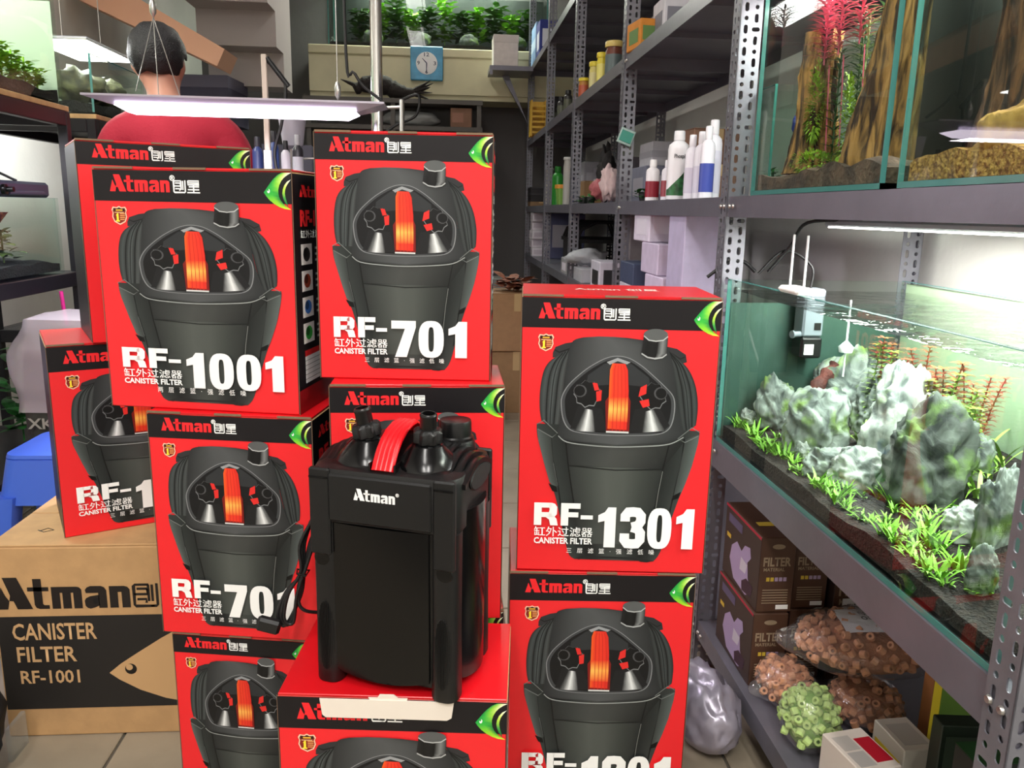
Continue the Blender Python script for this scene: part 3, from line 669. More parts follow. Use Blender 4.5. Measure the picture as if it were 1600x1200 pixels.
# power cable: a looped bundle leaving at the back left, tied in the middle
cb = thing('power_cable', 'black power cable looped and tied beside the canister filter', 'cable', (0, 0, 0))
def loopy(k):
    top = at(492-2*k, 800+6*k, y=1.16-.004*k); tie = at(473-1.5*k, 893, y=1.155-.004*k)
    l = at(434+5*k, 960+3*k, y=1.15-.003*k); bt = at(446+6*k, 977-2*k, y=1.15-.003*k); r_ = at(470-3*k, 930, y=1.15-.003*k)
    return [top, (top+tie)/2+Vector((-.006-.002*k, 0, 0)), tie, (tie+l)/2+Vector((-.006, 0, .002)), l, bt, r_, tie+Vector((.003+.002*k, 0, .004)), at(484+3*k, 850, y=1.16-.004*k), at(497, 815+8*k, y=1.165-.004*k)]
def smooth_path(P, n=6):
    out = []
    for i in range(len(P)-1):
        p0, p1, p2, p3 = P[max(i-1, 0)], P[i], P[i+1], P[min(i+2, len(P)-1)]
        for k in range(n):
            t_ = k/n
            out.append(.5*((2*p1)+(-p0+p2)*t_+(2*p0-5*p1+4*p2-p3)*t_*t_+(-p0+3*p1-3*p2+p3)*t_**3))
    return out+[P[-1]]
for k in range(3):
    b = MB(); b.tube(smooth_path([Vector(p) for p in loopy(k)]), .0027, 8); part(b, 'cable_loop', M_rub, cb, 60)
P = [at(473, 893, y=1.148), at(466, 920, y=1.146), at(468, 945, y=1.146), at(480, 955, y=1.148), at(505, 957, y=1.165)]
b = MB(); b.tube(smooth_path(P), .0027, 8); part(b, 'cable_end', M_rub, cb, 60)
b = MB(); c_ = at(473, 893, y=1.152); b.tube([c_+Vector((-.006, -.012, .002)), c_+Vector((.006, -.012, -.002)), c_+Vector((.009, .006, -.001)), c_+Vector((-.009, .006, .001)), c_+Vector((-.006, -.012, .002))], .0016, 6); part(b, 'cable_tie', M_gls, cb, 60)
b = MB(); q = at(422, 977, y=1.14); b.box(-.02, -.008, -.011, .016, .008, .011, ch=.004); part(b, 'plug', M_rub, cb, loc=q, rot=(0, .3, 0))
# ================================================================ slotted-angle rack along the right wall
M_steel = mat('grey_rack_steel', (118, 118, 126), .38, metal=.35, bump=.04, bscale=120, var=.08, vscale=20)
M_shelf = mat('grey_shelf_steel', (112, 110, 120), .34, metal=.3, bump=.03, bscale=60, var=.06, vscale=10)
M_bolt = mat('zinc_bolt', (190, 188, 184), .3, metal=.9)
RX, RD = .584, .44
CS = .021
def perforated(rows, cols, flip):
    """strip in the y-z plane at x=0 (thickness towards +x), real slots and round holes"""
    b = MB(); th = .0018; n = 16
    for r in range(rows):
        for c in range(cols):
            y0, z0 = c*CS+.0015, r*CS; cy, cz = y0+CS/2, z0+CS/2
            slot = (r+c) % 2
            tilt = (r % 9 == 4 and c == cols-1)
            O, I = [], []
            for i in range(n):
                a = 2*PI*i/n; ca, sa = math.cos(a), math.sin(a); m_ = max(abs(ca), abs(sa))
                O.append((cy+ca/m_*CS/2, cz+sa/m_*CS/2))
                hr = .0042; e = .0042 if slot else 0
                if tilt: I.append((cy+hr*ca+math.copysign(.0042, ca), cz+hr*sa))
                else: I.append((cy+hr*ca, cz+hr*sa+math.copysign(e, sa) if abs(sa) > 1e-6 else cz))
            o1 = [b.vert((0, y, z)) for y, z in O]; i1 = [b.vert((0, y, z)) for y, z in I]; o2 = [b.vert((th, y, z)) for y, z in O]; i2 = [b.vert((th, y, z)) for y, z in I]
            for i in range(n):
                j = (i+1) % n
                b.face((o1[i], o1[j], i1[j], i1[i])); b.face((o2[j], o2[i], i2[i], i2[j])); b.face((i1[i], i1[j], i2[j], i2[i]))
    Y = cols*CS+.003
    b.box(0, 0, 0, th, .0015, rows*CS); b.box(0, Y-.0015, 0, th, Y, rows*CS)
    return b
ROWS = 125
ua = perforated(ROWS, 2, 0)
uB = perforated(ROWS, 2, 0); uB.xf(Matrix(((0, 1, 0, 0), (1, 0, 0, 0), (0, 0, 1, 0), (0, 0, 0, 1))))
k0 = len(ua.v); ua.v += uB.v; ua.c += uB.c; ua.f += [tuple(i+k0 for i in f) for f in uB.f]; ua.m += uB.m
UP = ua.mesh('upright', M_steel)
rack = thing('steel_rack', 'long grey slotted-angle steel rack along the right wall', 'shelf rack', (RX, 0, 0))
POSTS = [.70, 1.695, 2.812, 3.919, 5.003, 6.2]
for y in POSTS:
    link('upright', UP, rack, (0, y, 0))
    o = link('upright', UP, rack, (RD, y, 0), None, (-1, 1, 1))
def shelf(y0, y1, zt, lip=.042, x0=0, x1=RD):
    b = MB(); th = .003
    b.box(x0+.004, y0, zt-lip, x0+.007, y1, zt); b.box(x1-.007, y0, zt-lip, x1-.004, y1, zt); b.box(x0+.007, y0, zt-lip, x1-.007, y0+.003, zt); b.box(x0+.007, y1-.003, zt-lip, x1-.007, y1, zt)
    b.box(x0+.007, y0+.003, zt-th, x1-.007, y1-.003, zt)
    for f in (.33, .66):
        yy = y0+(y1-y0)*f; b.box(x0+.007, yy-.02, zt-.018, x1-.007, yy+.02, zt-th)
    s = MB(); s.v, s.f, s.m, s.c = b.v, b.f, b.m, b.c
    return part(b, 'shelf', M_shelf, rack)
def bolts(sh, y, zt, n=2):
    for k in range(n):
        b = MB(); b.lathe([(.0055, 0), (.0055, .001), (.004, .0035), (.0, .004)], 10, (-.0005, y+.012+.02*k, zt-.02), rotto((-1, 0, 0)), cap1=False); part(b, 'bolt', M_bolt, sh, 40)
ZS = {0: [.12, .566, 1.089, 1.562], 1: [.12, .74, 1.089, 1.562, 2.06], 2: [.12, .74, 1.089, 1.562, 2.06], 3: [.12, .74, 1.089, 1.562, 2.06], 4: [.12, .74, 1.089, 1.562, 2.06]}
for i in range(5):
    y0, y1 = POSTS[i]+.004, POSTS[i+1]-.002
    for zt in ZS[i]:
        s = shelf(y0, y1, zt, .06 if zt == .566 else .042)
        if i < 2: bolts(s, y0, zt); bolts(s, y1-.05, zt)
b = MB(); b.box(-.30, 5.88, 2.0, 0, 6.2, 2.03); b.box(-.30, 5.88, 1.97, -.28, 5.9, 2.0); part(b, 'end_shelf', M_shelf, rack)
b = MB(); b.rings([[(-.2, 6.12, 2.0), (-.15, 6.12, 2.0), (-.15, 6.15, 2.0), (-.2, 6.15, 2.0)], [(-.03, 6.12, 1.72), (0, 6.12, 1.66), (0, 6.15, 1.66), (-.03, 6.15, 1.72)]]); part(b, 'bracket', M_shelf, rack)
# ================================================================ goods: cartons, bottles, jars
def tint(name, c, r=.6): return mat(name, c, r)
M_tape = mat('packing_tape', (190, 160, 116), .25)
def in_bay(p, lo, hi):                       # keep a thing clear of the posts of its bay
    p = Vector(p)
    if p.x > RX and p.z > .5:
        for a, c in zip(POSTS, POSTS[1:]):
            if a <= p.y < c or (c == POSTS[-1] and p.y >= c): p.y = max(a+.05+lo, min(p.y, c-.012-hi))
    return p
def carton(name, label, p, w, d, h, c, rz=0., group=None, cat='box', style='plain', c2=(235, 235, 235), rough=.65):
    p = in_bay(p, .02, d+.02)
    if p.x > RX: p.x = max(p.x, RX+.012+w/2)
    T = thing(name, label, cat, p, math.radians(rz), group)
    m = mat('card_%d_%d_%d' % c, c, rough, var=.05, vscale=30); m2 = mat('panel_%d_%d_%d' % c2, c2, .55)
    b = MB(); b.box(-w/2, 0, 0, w/2, d, h, ch=min(.003, h*.03)); part(b, 'carton', m, T)
    if style in ('tape',):
        b = MB(); b.box(-.018, -.0006, h*.7, .018, d+.0006, h+.0006); part(b, 'tape', M_tape, T)
        b = MB(); b.box(-w/2+.001, d*.0, h, w/2-.001, d*.495, h+.002); part(b, 'flap', m, T)
        b = MB(); b.box(-w/2+.001, d*.505, h, w/2-.001, d, h+.002); part(b, 'flap', m, T)
    if style in ('label', 'both'):
        b = MB(); b.box(-w*.42, -.0008, h*.25, w*.1, 0, h*.75); part(b, 'front_label', m2, T)
        for s in (-1, 1):
            b = MB(); b.box(s*w/2-.0008, d*.15, h*.2, s*w/2+.0008, d*.8, h*.7); part(b, 'side_label', m2, T)
    if style == 'band':
        b = MB(); b.box(-w/2-.0008, -.0008, h*.35, w/2+.0008, d+.0008, h*.62); part(b, 'band', m2, T)
    if style == 'lid':
        b = MB(); b.box(-w/2-.002, -.002, h*.75, w/2+.002, d+.002, h+.002, ch=.002); part(b, 'lid', m2, T)
    return T
def bottle(name, label, p, r, h, c, cap, lab=None, group=None, neck=.45, caph=.18, sq=False, labf=(.1, .75), cat='bottle', gl=.35):
    T = thing(name, label, cat, in_bay(p, r, r), random.uniform(-.3, .3), group)
    m = mat('bottle_%d_%d_%d' % c, c, gl); mc = mat('cap_%d_%d_%d' % cap, cap, .4)
    hb = h*(1-caph)
    b = MB(); b.lathe([(r*.9, 0), (r, .01*h), (r, hb*.86), (r*.9, hb*.93), (r*neck, hb), (r*neck, hb+.01)], 20); part(b, 'bottle_body', m, T, 40)
    b = MB(); b.lathe([(r*neck*1.15, hb), (r*neck*1.2, hb+.003), (r*neck*1.15, h-.003), (r*neck*1.05, h), (0, h)], 18, cap1=False); part(b, 'cap', mc, T, 40)
    if lab:
        ml = mat('label_%d_%d_%d' % lab, lab, .4)
        b = MB(); b.lathe([(r+.0006, hb*labf[0]), (r+.0006, hb*labf[1])], 20, cap0=False, cap1=False); part(b, 'label_sleeve', ml, T, 60)
    return T
Z1, Z2, Z3, Z0 = 1.0895, 1.5625, 2.0605, .7405
def onshelf(px, z, dxx=.05): p = at(px, 330, x=RX+dxx); return Vector((RX+dxx, p.y, z))
# eye-level shelf ------------------------------------------------------------
WB = 'white supplement bottles on the eye-level shelf'
bottle('supplement_bottle', 'short white bottle with dark red label on the eye-level shelf', onshelf(1017, Z1), .021, .125, (232, 228, 232), (236, 234, 236), None, WB)
b = MB(); b.lathe([(.0217, .012), (.0217, .06)], 20, cap0=False, cap1=False); part(b, 'red_label', mat('dark_red_label', (140, 24, 44), .4), [o for o in bpy.data.objects if o.name.startswith('supplement_bottle')][-1], 60)
pb = bottle('supplement_bottle', 'large white bottle with green swoosh on the eye-level shelf', onshelf(1055, Z1), .029, .185, (232, 230, 234), (228, 228, 232), None, WB, caph=.14)
pb.rotation_euler = (0, 0, 0)
k = Ink(); 
b = MB(); n_ = 14; low = []; hi = []
for i in range(n_+1):
    a = -PI*.98+PI*.96*i/n_; f = i/n_; zt = .028+.065*max(0, f-.05)**1.3*1.5
    low.append(b.vert((.0296*math.cos(a), .0296*math.sin(a), .012))); hi.append(b.vert((.0296*math.cos(a), .0296*math.sin(a), zt)))
for i in range(n_): b.face((low[i], low[i+1], hi[i+1], hi[i]))
part(b, 'swoosh', mat('leaf_green_label', (40, 92, 52), .4, var=.5, vscale=80), pb, 60)
link('lettering', text_mesh('Phospho', mat('dark_ink', (40, 40, 44), .5), .02, 1, (.04, .014)), pb, (-.02, -.0305, .108))
for px, lab, h_, lb in ((1040, (150, 60, 70), .115, 'narrow white bottle half hidden beside the green-swoosh bottle'), (1076, (206, 200, 216), .165, 'white bottle right of the green-swoosh bottle, grey printed label'), (1090, (210, 206, 222), .17, 'white bottle second right of the green-swoosh bottle'), (1100, (60, 74, 160), .178, 'white bottle with blue label beside the rack post')):
    bottle('supplement_bottle', lb, onshelf(px, Z1, .055+.012*(px > 1080)), .0175, h_, (230, 227, 236), (232, 230, 236), lab, WB, labf=(.12, .6))
bottle('supplement_bottle', 'tallest white bottle, rearmost beside the rack post', onshelf(1108, Z1, .1), .022, .2, (230, 227, 236), (232, 230, 236), (214, 210, 226), WB)
CB = 'brown cartons on the eye-level shelf'
q = onshelf(1025, Z1, .22); carton('carton', 'brown carton behind the white bottles, lower of two', (q.x, 2.45, Z1), .16, .16, .11, (128, 96, 78), 0, CB, style='tape')
carton('carton', 'brown carton behind the white bottles, upper of two', (q.x, 2.46, Z1+.1125), .15, .14, .1, (126, 92, 74), 4, CB, style='tape')
carton('carton', 'small brown carton beside the pink coral ornament', onshelf(927, Z1, .12), .09, .1, .11, (150, 116, 78), 6, CB, style='tape')
carton('carton', 'white and grey box stacked behind the small brown carton', onshelf(945, Z1, .26), .1, .12, .2, (150, 146, 158), 0, None, style='label')
q = onshelf(857, Z1, .05)
for nm, px, r, h_, c, cp, lb, dd in (('tube_pack', 857, .026, .23, (150, 148, 140), (170, 168, 160), 'tall grey tube of packed rings on the eye-level shelf', .05), ('fertiliser_jug', 872, .034, .235, (58, 168, 62), (40, 140, 48), 'bright green jug with green cap on the far shelf', .09), ('acrylic_tube', 886, .026, .245, (168, 166, 160), (190, 190, 186), 'tall clear grey tube beside the green jug', .05)):
    bottle(nm, lb, onshelf(px, Z1, dd), r, h_, c, cp, None, None, neck=.9 if 'tube' in nm else .5, caph=.06 if 'tube' in nm else .16)
T = thing('food_tub', 'light green tub with orange lid on the far shelf', 'tub', onshelf(878, Z1, .03), .2)
b = MB(); b.rings([ring(.05, .05, .008, 0, 3), ring(.066, .066, .01, .085, 3)]); part(b, 'tub', mat('light_green_plastic', (120, 164, 78), .35), T, 30)
b = MB(); b.rings([ring(.072, .072, .012, .085, 3), ring(.072, .072, .012, .105, 3)]); part(b, 'lid', mat('orange_plastic', (222, 150, 60), .4), T, 30)
for k, (px, h_, zoff, c, lb) in enumerate(((818, .03, 0, (134, 104, 72), 'flat brown box under the black trays'), (818, .06, .0305, (30, 28, 30), 'black plastic tray above the flat brown box'), (818, .04, .091, (38, 36, 40), 'black slotted tray on top of the far stack'))):
    carton('tray' if k else 'carton', lb, onshelf(818, Z1+zoff, .08), .16, .2, h_, c, 0, None, cat='tray' if k else 'box', style='lid' if k else 'tape', c2=(44, 42, 46))
# aquatic ornaments: pot plants and coral
M_leafd = mat('dark_leaf', (40, 110, 44), .5, var=.3, vscale=60)
def leaf(b, base, d, L, w, droop=.3, n=4):
    d = Vector(d).normalized(); s = d.cross(Vector((0, 0, 1))); s = s.normalized() if s.length > 1e-4 else Vector((1, 0, 0)); pr_ = None
    for i in range(n+1):
        t_ = i/n; p = Vector(base)+d*L*t_-Vector((0, 0, 1))*droop*L*t_*t_; ww = w*(math.sin(PI*min(.98, .12+t_*.88)))
        q = (b.vert(p-s*ww/2), b.vert(p+s*ww/2))
        if pr_: b.face((pr_[0], pr_[1], q[1], q[0]))
        pr_ = q
def bush(name, label, p, r, h, m, n=26, wl=.02, group=None, cat='plant', pot=None, up_=.7):
    p = in_bay(p, r, r)
    if p.x > RX: p.x = max(p.x, RX+.012+r*.9)
    T = thing(name, label, cat, p, 0, group)
    b = MB()
    for i in range(n):
        a = random.uniform(0, 2*PI); e = random.uniform(.15, 1.2)*up_; base = Vector((random.uniform(-r, r)*.5, random.uniform(-r, r)*.5, random.uniform(.1, .75)*h))
        leaf(b, base, (math.cos(a), math.sin(a), e), random.uniform(.5, 1)*r, wl*random.uniform(.7, 1.2))
    part(b, 'foliage', m, T)
    b = MB(); b.tube([(0, 0, 0), (0, 0, h*.8)], .003, 6); part(b, 'stem', m, T)
    if pot:
        b = MB(); b.lathe([(r*.35, 0), (r*.45, .02), (r*.45, .03), (0, .03)], 14, cap1=False); part(b, 'pot', pot, T, 40)
    return T
PG = 'small green plants on the eye-level shelf'
for px, lb in ((905, 'green pot plant left of the pink coral ornament'), (918, 'green pot plant in front of the small brown carton'), (1000, 'green pot plant beside the red-labelled bottle')):
    bush('pot_plant', lb, onshelf(px, Z1, .04), .045, .05, M_leafd, 26, .02, PG, pot=M_rub)
def lump(name, label, p, r, c, seed, group=None, cat='ornament', sq=(1, 1, 1), amp=.35, fr=2.2, c2=None, sub=3):
    bm = bmesh.new(); bmesh.ops.create_icosphere(bm, subdivisions=sub, radius=1)
    for v in bm.verts:
        q = v.co*fr+Vector((seed*7.3, seed*3.1, 0)); v.co *= 1+amp*noise.noise(q)+amp*.5*noise.noise(q*2.3); v.co = Vector((v.co.x*sq[0], v.co.y*sq[1], v.co.z*sq[2]))*r
    mz = min(v.co.z for v in bm.verts)
    for v in bm.verts: v.co.z -= mz
    me = bpy.data.meshes.new(name); bm.to_mesh(me); bm.free(); me.materials.append(mat(name+'_%d_%d_%d' % c, c, .7, bump=.4, bscale=40, col2=c2, vscale=25)); me.polygons.foreach_set('use_smooth', [True]*len(me.polygons))
    return tag(link(name, me, None, in_bay(p, r, r)), label, cat, group)
lump('coral_ornament', 'pink branching coral ornament by the second post', onshelf(938, Z1, .04), .04, (168, 92, 96), 3, 'coral ornaments', amp=.7, fr=3)
lump('coral_ornament', 'pale pinkish white coral ornament by the second post', onshelf(951, Z1, .045), .045, (202, 178, 178), 5, 'coral ornaments', sq=(.7, .7, 1.4), amp=.7, fr=3)
lump('driftwood_piece', 'black gnarled driftwood piece behind the coral ornaments', onshelf(944, Z1, .12), .06, (28, 24, 24), 8, None, 'driftwood', (.6, .6, 1.6), .8, 2.5)
# upper shelf ----------------------------------------------------------------
JG = 'fish food jars on the upper shelf'
for px, r, h_, c, cp, lab, lb, dd in ((949, .033, .13, (110, 60, 46), (214, 190, 110), (96, 110, 110), 'tallest fish food jar with gold lid on the upper shelf', .05), (931, .02, .115, (222, 204, 60), (226, 206, 60), (230, 220, 120), 'slim yellow jar left of the tallest fish food jar', .03), (920, .021, .12, (216, 204, 120), (224, 206, 60), (220, 210, 150), 'yellow capped jar with pale label in the middle of the row', .04), (905, .023, .085, (190, 130, 60), (226, 204, 50), (190, 90, 60), 'short amber jar with yellow cap at the row\'s end', .03), (908, .026, .14, (170, 130, 50), (226, 204, 50), (180, 150, 70), 'taller amber jar standing behind the short one', .1), (962, .016, .13, (230, 214, 60), (230, 214, 60), None, 'slim plain yellow bottle touching the second post', .09)):
    bottle('food_jar', lb, onshelf(px, Z2, dd), r, h_, c, cp, lab, JG, neck=.92, caph=.17, cat='jar')
carton('carton', 'orange and green printed box on the upper shelf', onshelf(1000, Z2, .05), .1, .12, .085, (206, 132, 44), 8, None, style='label', c2=(96, 130, 70))
carton('carton', 'yellow box tipped behind the orange printed box', onshelf(1013, Z2+.0, .26), .09, .1, .13, (226, 176, 40), 20, None, style='plain')
carton('carton', 'white carton at the near end of the upper shelf', onshelf(1050, Z2, .12), .12, .14, .13, (206, 204, 210), 0, None, style='label', c2=(120, 120, 130))
for k, px in enumerate((862, 872, 882)):
    bottle('dark_bottle', 'small dark bottle on the upper shelf beyond the yellow jars, ' + ('leftmost', 'middle', 'rightmost')[k] + ' of three', onshelf(px, Z2, .05), .022, .12, (52, 50, 48), (30, 30, 30), (92, 96, 80), 'small dark bottles', neck=.6)
T = thing('plastic_crate', 'yellow slatted plastic crate standing on end on the upper shelf', 'crate', onshelf(838, Z2, .04), 0)
M_yel = mat('yellow_plastic', (212, 166, 50), .45)
for k in range(6):
    b = MB(); b.box(-.05, -.004, .02+.035*k, .05, .004, .035+.035*k); part(b, 'slat', M_yel, T)
for s in (-1, 1):
    b = MB(); b.box(s*.05-.006, -.006, 0, s*.05+.006, .1, .24); part(b, 'upright_bar', M_yel, T)
b = MB(); b.box(-.044, .09, 0, .044, .1, .24); part(b, 'back', M_yel, T)
carton('carton', 'black box beside the yellow crate on the far upper shelf', onshelf(831, Z2, .2), .12, .12, .3, (34, 32, 36), 0, None, style='label', c2=(80, 80, 86))
lump('plastic_bag', 'white crumpled plastic bag at the far end of the upper shelf', onshelf(824, Z2, .07), .07, (186, 180, 184), 12, None, 'bag', (.5, .8, 1.2), .5, 2.5)
# top shelf ------------------------------------------------------------------
carton('carton', 'dark blue printed box high on the top shelf', onshelf(845, Z3, .05), .22, .2, .22, (34, 48, 128), 0, None, style='label', c2=(210, 214, 224))
carton('carton', 'pale blue bagged box beside the dark blue box', onshelf(826, Z3, .06), .16, .3, .26, (128, 158, 196), 0, None, style='band', c2=(176, 194, 214))
carton('carton', 'white foam box on the end shelf below the planted ledge tank', (RX-.19, 5.89, 2.0305), .17, .22, .2, (214, 204, 198), 0, None, style='lid', c2=(206, 196, 190))
# teal tag hung on the second post
T = thing('price_tag', 'teal plastic tag hung crookedly on the second rack post', 'tag', at(978, 214, y=2.80)+Vector((0, -.002, 0)), 0); T.rotation_euler = (0, .35, 0)
b = MB(); b.box(-.026, -.004, -.026, .026, 0, .026, ch=.002); part(b, 'frame', mat('clear_tag_frame', (150, 176, 170), .2), T)
b = MB(); b.box(-.021, -.006, -.018, .021, -.004, .018, ch=.001); part(b, 'face', mat('teal_plastic', (28, 140, 122), .35), T)
# below the eye-level shelf --------------------------------------------------
WBX = 'pale cartons on the shelf below eye level'
for px, dd, zo, w, d, h_, c, lb, st in ((1062, .05, 0, .2, .2, .135, (196, 184, 206), 'pale mauve carton nearest the tank, lower of three', 'plain'), (1058, .06, .136, .19, .2, .09, (188, 176, 198), 'pale mauve carton nearest the tank, middle of three', 'plain'), (1046, .07, .227, .17, .2, .1, (206, 198, 214), 'pale mauve carton nearest the tank, topmost of three', 'label'),
        (1095, .05, 0, .09, .15, .31, (176, 168, 196), 'tall lilac carton against the near rack post', 'plain'), (1010, .04, 0, .23, .22, .08, (188, 184, 196), 'white flat carton under the dark blue box', 'label'), (1012, .05, .081, .22, .2, .07, (58, 68, 94), 'dark blue flat box on the white flat carton', 'plain'),
        (960, .06, 0, .2, .2, .12, (190, 186, 198), 'white carton with black side label beyond the second post', 'label'), (925, .05, 0, .22, .22, .06, (176, 176, 184), 'flat grey carton among the bags', 'plain'), (903, .06, 0, .2, .2, .08, (150, 148, 152), 'grey flat carton at the third post', 'label'), (1012, .34, 0, .16, .14, .3, (160, 150, 154), 'tall greyish carton standing behind the dark blue flat box', 'plain')):
    carton('carton', lb, onshelf(px, Z0+zo, dd), w, d, h_, c, 0, WBX, style=st, c2=(214, 208, 220) if 'black' not in lb else (30, 30, 34))
for k in range(5):
    carton('carton', 'small white box in the far stack at the fourth post, ' + ('lowest', 'second lowest', 'middle', 'second highest', 'highest')[k], onshelf(837-(k % 2), Z0+.0605*k, .03), .12, .1, .06, (214, 208, 214), (k % 3)*4, 'small white boxes', style='label', c2=(190, 180, 190))
lump('plastic_bag', 'clear white plastic bag lying on the flat grey carton', onshelf(918, Z0+.0605, .07), .08, (176, 178, 184), 21, None, 'bag', (1.2, 1.1, .5), .4, 2)
bush('pot_plant', 'yellow green plastic plant under the eye-level shelf', (RX+.31, 3.25, Z0), .085, .28, mat('yellow_leaf', (104, 132, 44), .5, var=.3, vscale=40), 50, .05)
T = thing('wire_basket', 'black wire rack with curved end under the eye-level shelf', 'basket', (RX+.27, 4.62, Z0+.17), 0)
for k in range(7):
    b = MB(); y_ = -.27+.09*k; b.tube([(-.16, y_, 0), (-.14, y_, .05), (-.06, y_, .09), (.1, y_, .09), (.14, y_, 0)], .008, 6); part(b, 'wire', M_rub, T, 60)
b = MB(); b.box(-.17, -.3, -.02, .17, .3, 0); part(b, 'tray', M_rub, T)
for s in (-1, 1):
    b = MB(); b.box(s*.15-.01, -.28, -.17, s*.15+.01, .28, -.02); part(b, 'leg_frame', M_rub, T)
for i, (x, y, z, w, d, h_, c, lb, st) in enumerate(((.26, 3.1, Z1, .2, .25, .14, (120, 122, 140), 'grey blue box in the back row of the second bay', 'label'), (.27, 3.12, Z1+.141, .17, .2, .09, (190, 188, 196), 'white box on the grey blue box in the back row', 'band'), (.28, 3.55, Z1, .2, .22, .2, (96, 90, 100), 'dark box at the back of the second bay', 'plain'), (.27, 4.6, Z1, .2, .2, .24, (150, 148, 156), 'pale grey box at the back of the third bay', 'label'), (.2, 5.3, Z1, .22, .3, .2, (70, 74, 110), 'dull blue box in the far bay', 'label'), (.25, 2.9, Z2, .2, .3, .16, (58, 56, 62), 'black box in shadow behind the food jars', 'plain'), (.26, 4.5, Z2, .2, .3, .2, (70, 66, 66), 'dark box in shadow behind the small dark bottles', 'label'), (.22, 3.2, Z3, .24, .4, .25, (120, 104, 84), 'brown carton on the top shelf of the second bay', 'tape'), (.22, 4.3, Z3, .24, .4, .22, (96, 92, 96), 'grey carton on the top shelf of the third bay', 'tape'), (.22, 5.5, Z0, .24, .3, .3, (84, 88, 120), 'slate blue box low in the far bay', 'label'))):
    carton('carton', lb, (RX+x, y, z), w, d, h_, c, 0, None, style=st, c2=(170, 168, 178))
# floor under the far bays
FC = 'cartons at the far end of the aisle'
c0 = at(798, 545, z=0)
carton('carton', 'brown carton on the aisle floor, lower of two by the rack', (.36, 4.15, 0), .26, .3, .33, (150, 116, 80), 0, FC, style='tape')
carton('carton', 'brown carton with open flaps, upper of two by the rack', (.36, 4.14, .334), .27, .3, .3, (158, 120, 84), 2, FC, style='tape')
bush('dried_leaf_bundle', 'reddish dried leaves heaped on the open brown carton', (.35, 4.28, .638), .13, .08, mat('dried_leaf', (150, 92, 70), .7, var=.3, vscale=40), 50, .05, None, 'leaves')
carton('carton', 'grey carton far down the aisle behind the brown cartons', (.3, 5.2, 0), .3, .3, .62, (120, 118, 116), 0, FC, style='label')
lump('plastic_bag', 'silvery crumpled bag on the floor by the brown cartons', (.22, 4.0, 0), .13, (92, 90, 88), 31, None, 'bag', (.5, .7, .8), .5, 2.5)
# ================================================================ aquariums on the right rack
GLASS = clear('aquarium_glass', (.93, .98, .955), 1.0, .0)
GLASS_E = mat('green_glass_edge', (70, 128, 122), .12, spec=.8)
M_water = clear('water_surface', (.95, .985, .97), 1.4, .02, bump=.35, bscale=18, ior=1.33)
M_soil = mat('dark_aquasoil', (46, 36, 30), .9, bump=1., bscale=220, col2=(24, 19, 17), vscale=120)
M_steelled = mat('lamp_aluminium', (190, 192, 198), .35, metal=.6)
def tank(name, label, x0, y0, z0, x1, y1, z1, g=.009, brace=False):
    T = thing(name, label, 'aquarium', (x0, y0, z0)); W_, D_, H_ = x1-x0, y1-y0, z1-z0
    def pane(nm, a): 
        b = MB(); b.box(*a); return part(b, nm, GLASS, T)
    e = .0005
    pane('bottom_pane', (0, 0, 0, W_, D_, g))
    pane('front_pane', (0, 0, g+e, g, D_, H_)); pane('back_pane', (W_-g, 0, g+e, W_, D_, H_))
    pane('end_pane', (g+e, 0, g+e, W_-g-e, g, H_)); pane('end_pane', (g+e, D_-g, g+e, W_-g-e, D_, H_))
    # polished green edges of the glass
    for nm, a in (('pane_edge', (-.0004, -.0004, g, g*.9, .0012, H_+.0004)), ('pane_edge', (-.0004, D_-.0012, g, g*.9, D_+.0004, H_+.0004)), ('pane_edge', (W_-g*.9, -.0004, g, W_+.0004, .0012, H_)), ('top_edge', (0, 0, H_, g, D_, H_+.0008)), ('top_edge', (W_-g, 0, H_, W_, D_, H_+.0008)), ('bottom_edge', (-.0006, 0, 0, 0, D_, g))):
        b = MB(); b.box(*a); part(b, nm, GLASS_E, T)
    return T
def film(T, a, m):                           # coloured sheet stuck on the outside of the back pane
    b = MB(); b.box(*a); part(b, 'back_film', m, T)
FILM_P = mat('pale_green_film', (158, 166, 142), .6); FILM_D = mat('dark_green_film', (38, 48, 44), .6); FILM_B = mat('black_film', (16, 15, 16), .5)
def led_bar(name, label, loc, L, w, watts, col=(1, 1, 1), estr=20., legs=None, th=.012):
    T = thing(name, label, 'aquarium lamp', loc)
    b = MB(); b.box(-w/2, -L/2, 0, w/2, L/2, th, ch=.003); part(b, 'housing', M_steelled, T)
    b = MB(); b.box(-w/2+.004, -L/2+.01, -.003, w/2-.004, L/2-.01, 0); part(b, 'diffuser', mat('lit_diffuser_%d' % estr, (255, 255, 255), .5, emit=tuple(int(255*c) for c in col), estr=estr), T)
    l = area('aquarium_light', (0, 0, -.006), (w, L), watts, col); l.parent = T
    return T
TX0, TX1, TY0, TY1, TZ0, TZ1 = .592, .985, .748, 1.675, .5665, .919
tank('planted_aquarium', 'long planted aquarium with grey rocks on the rack\'s middle shelf', TX0, TY0, TZ0, TX1, TY1, TZ1)
film(bpy.data.objects['planted_aquarium'], (TX1-TX0+.0008, .002, .01, TX1-TX0+.0016, TY1-TY0-.002, TZ1-TZ0-.004), FILM_P)
film(bpy.data.objects['planted_aquarium'], (.01, TY1-TY0+.0008, .01, TX1-TX0-.01, TY1-TY0+.0016, TZ1-TZ0-.05), mat('sea_green_haze_sheet', (58, 80, 74), .5))  # added sheet: its colour paints the hazy green view through the far end
led_bar('led_lamp', 'bright white LED lamp above the long planted aquarium', (.80, 1.2, 1.0335), .78, .1, 10.5, (1, 1, .97), 14.)
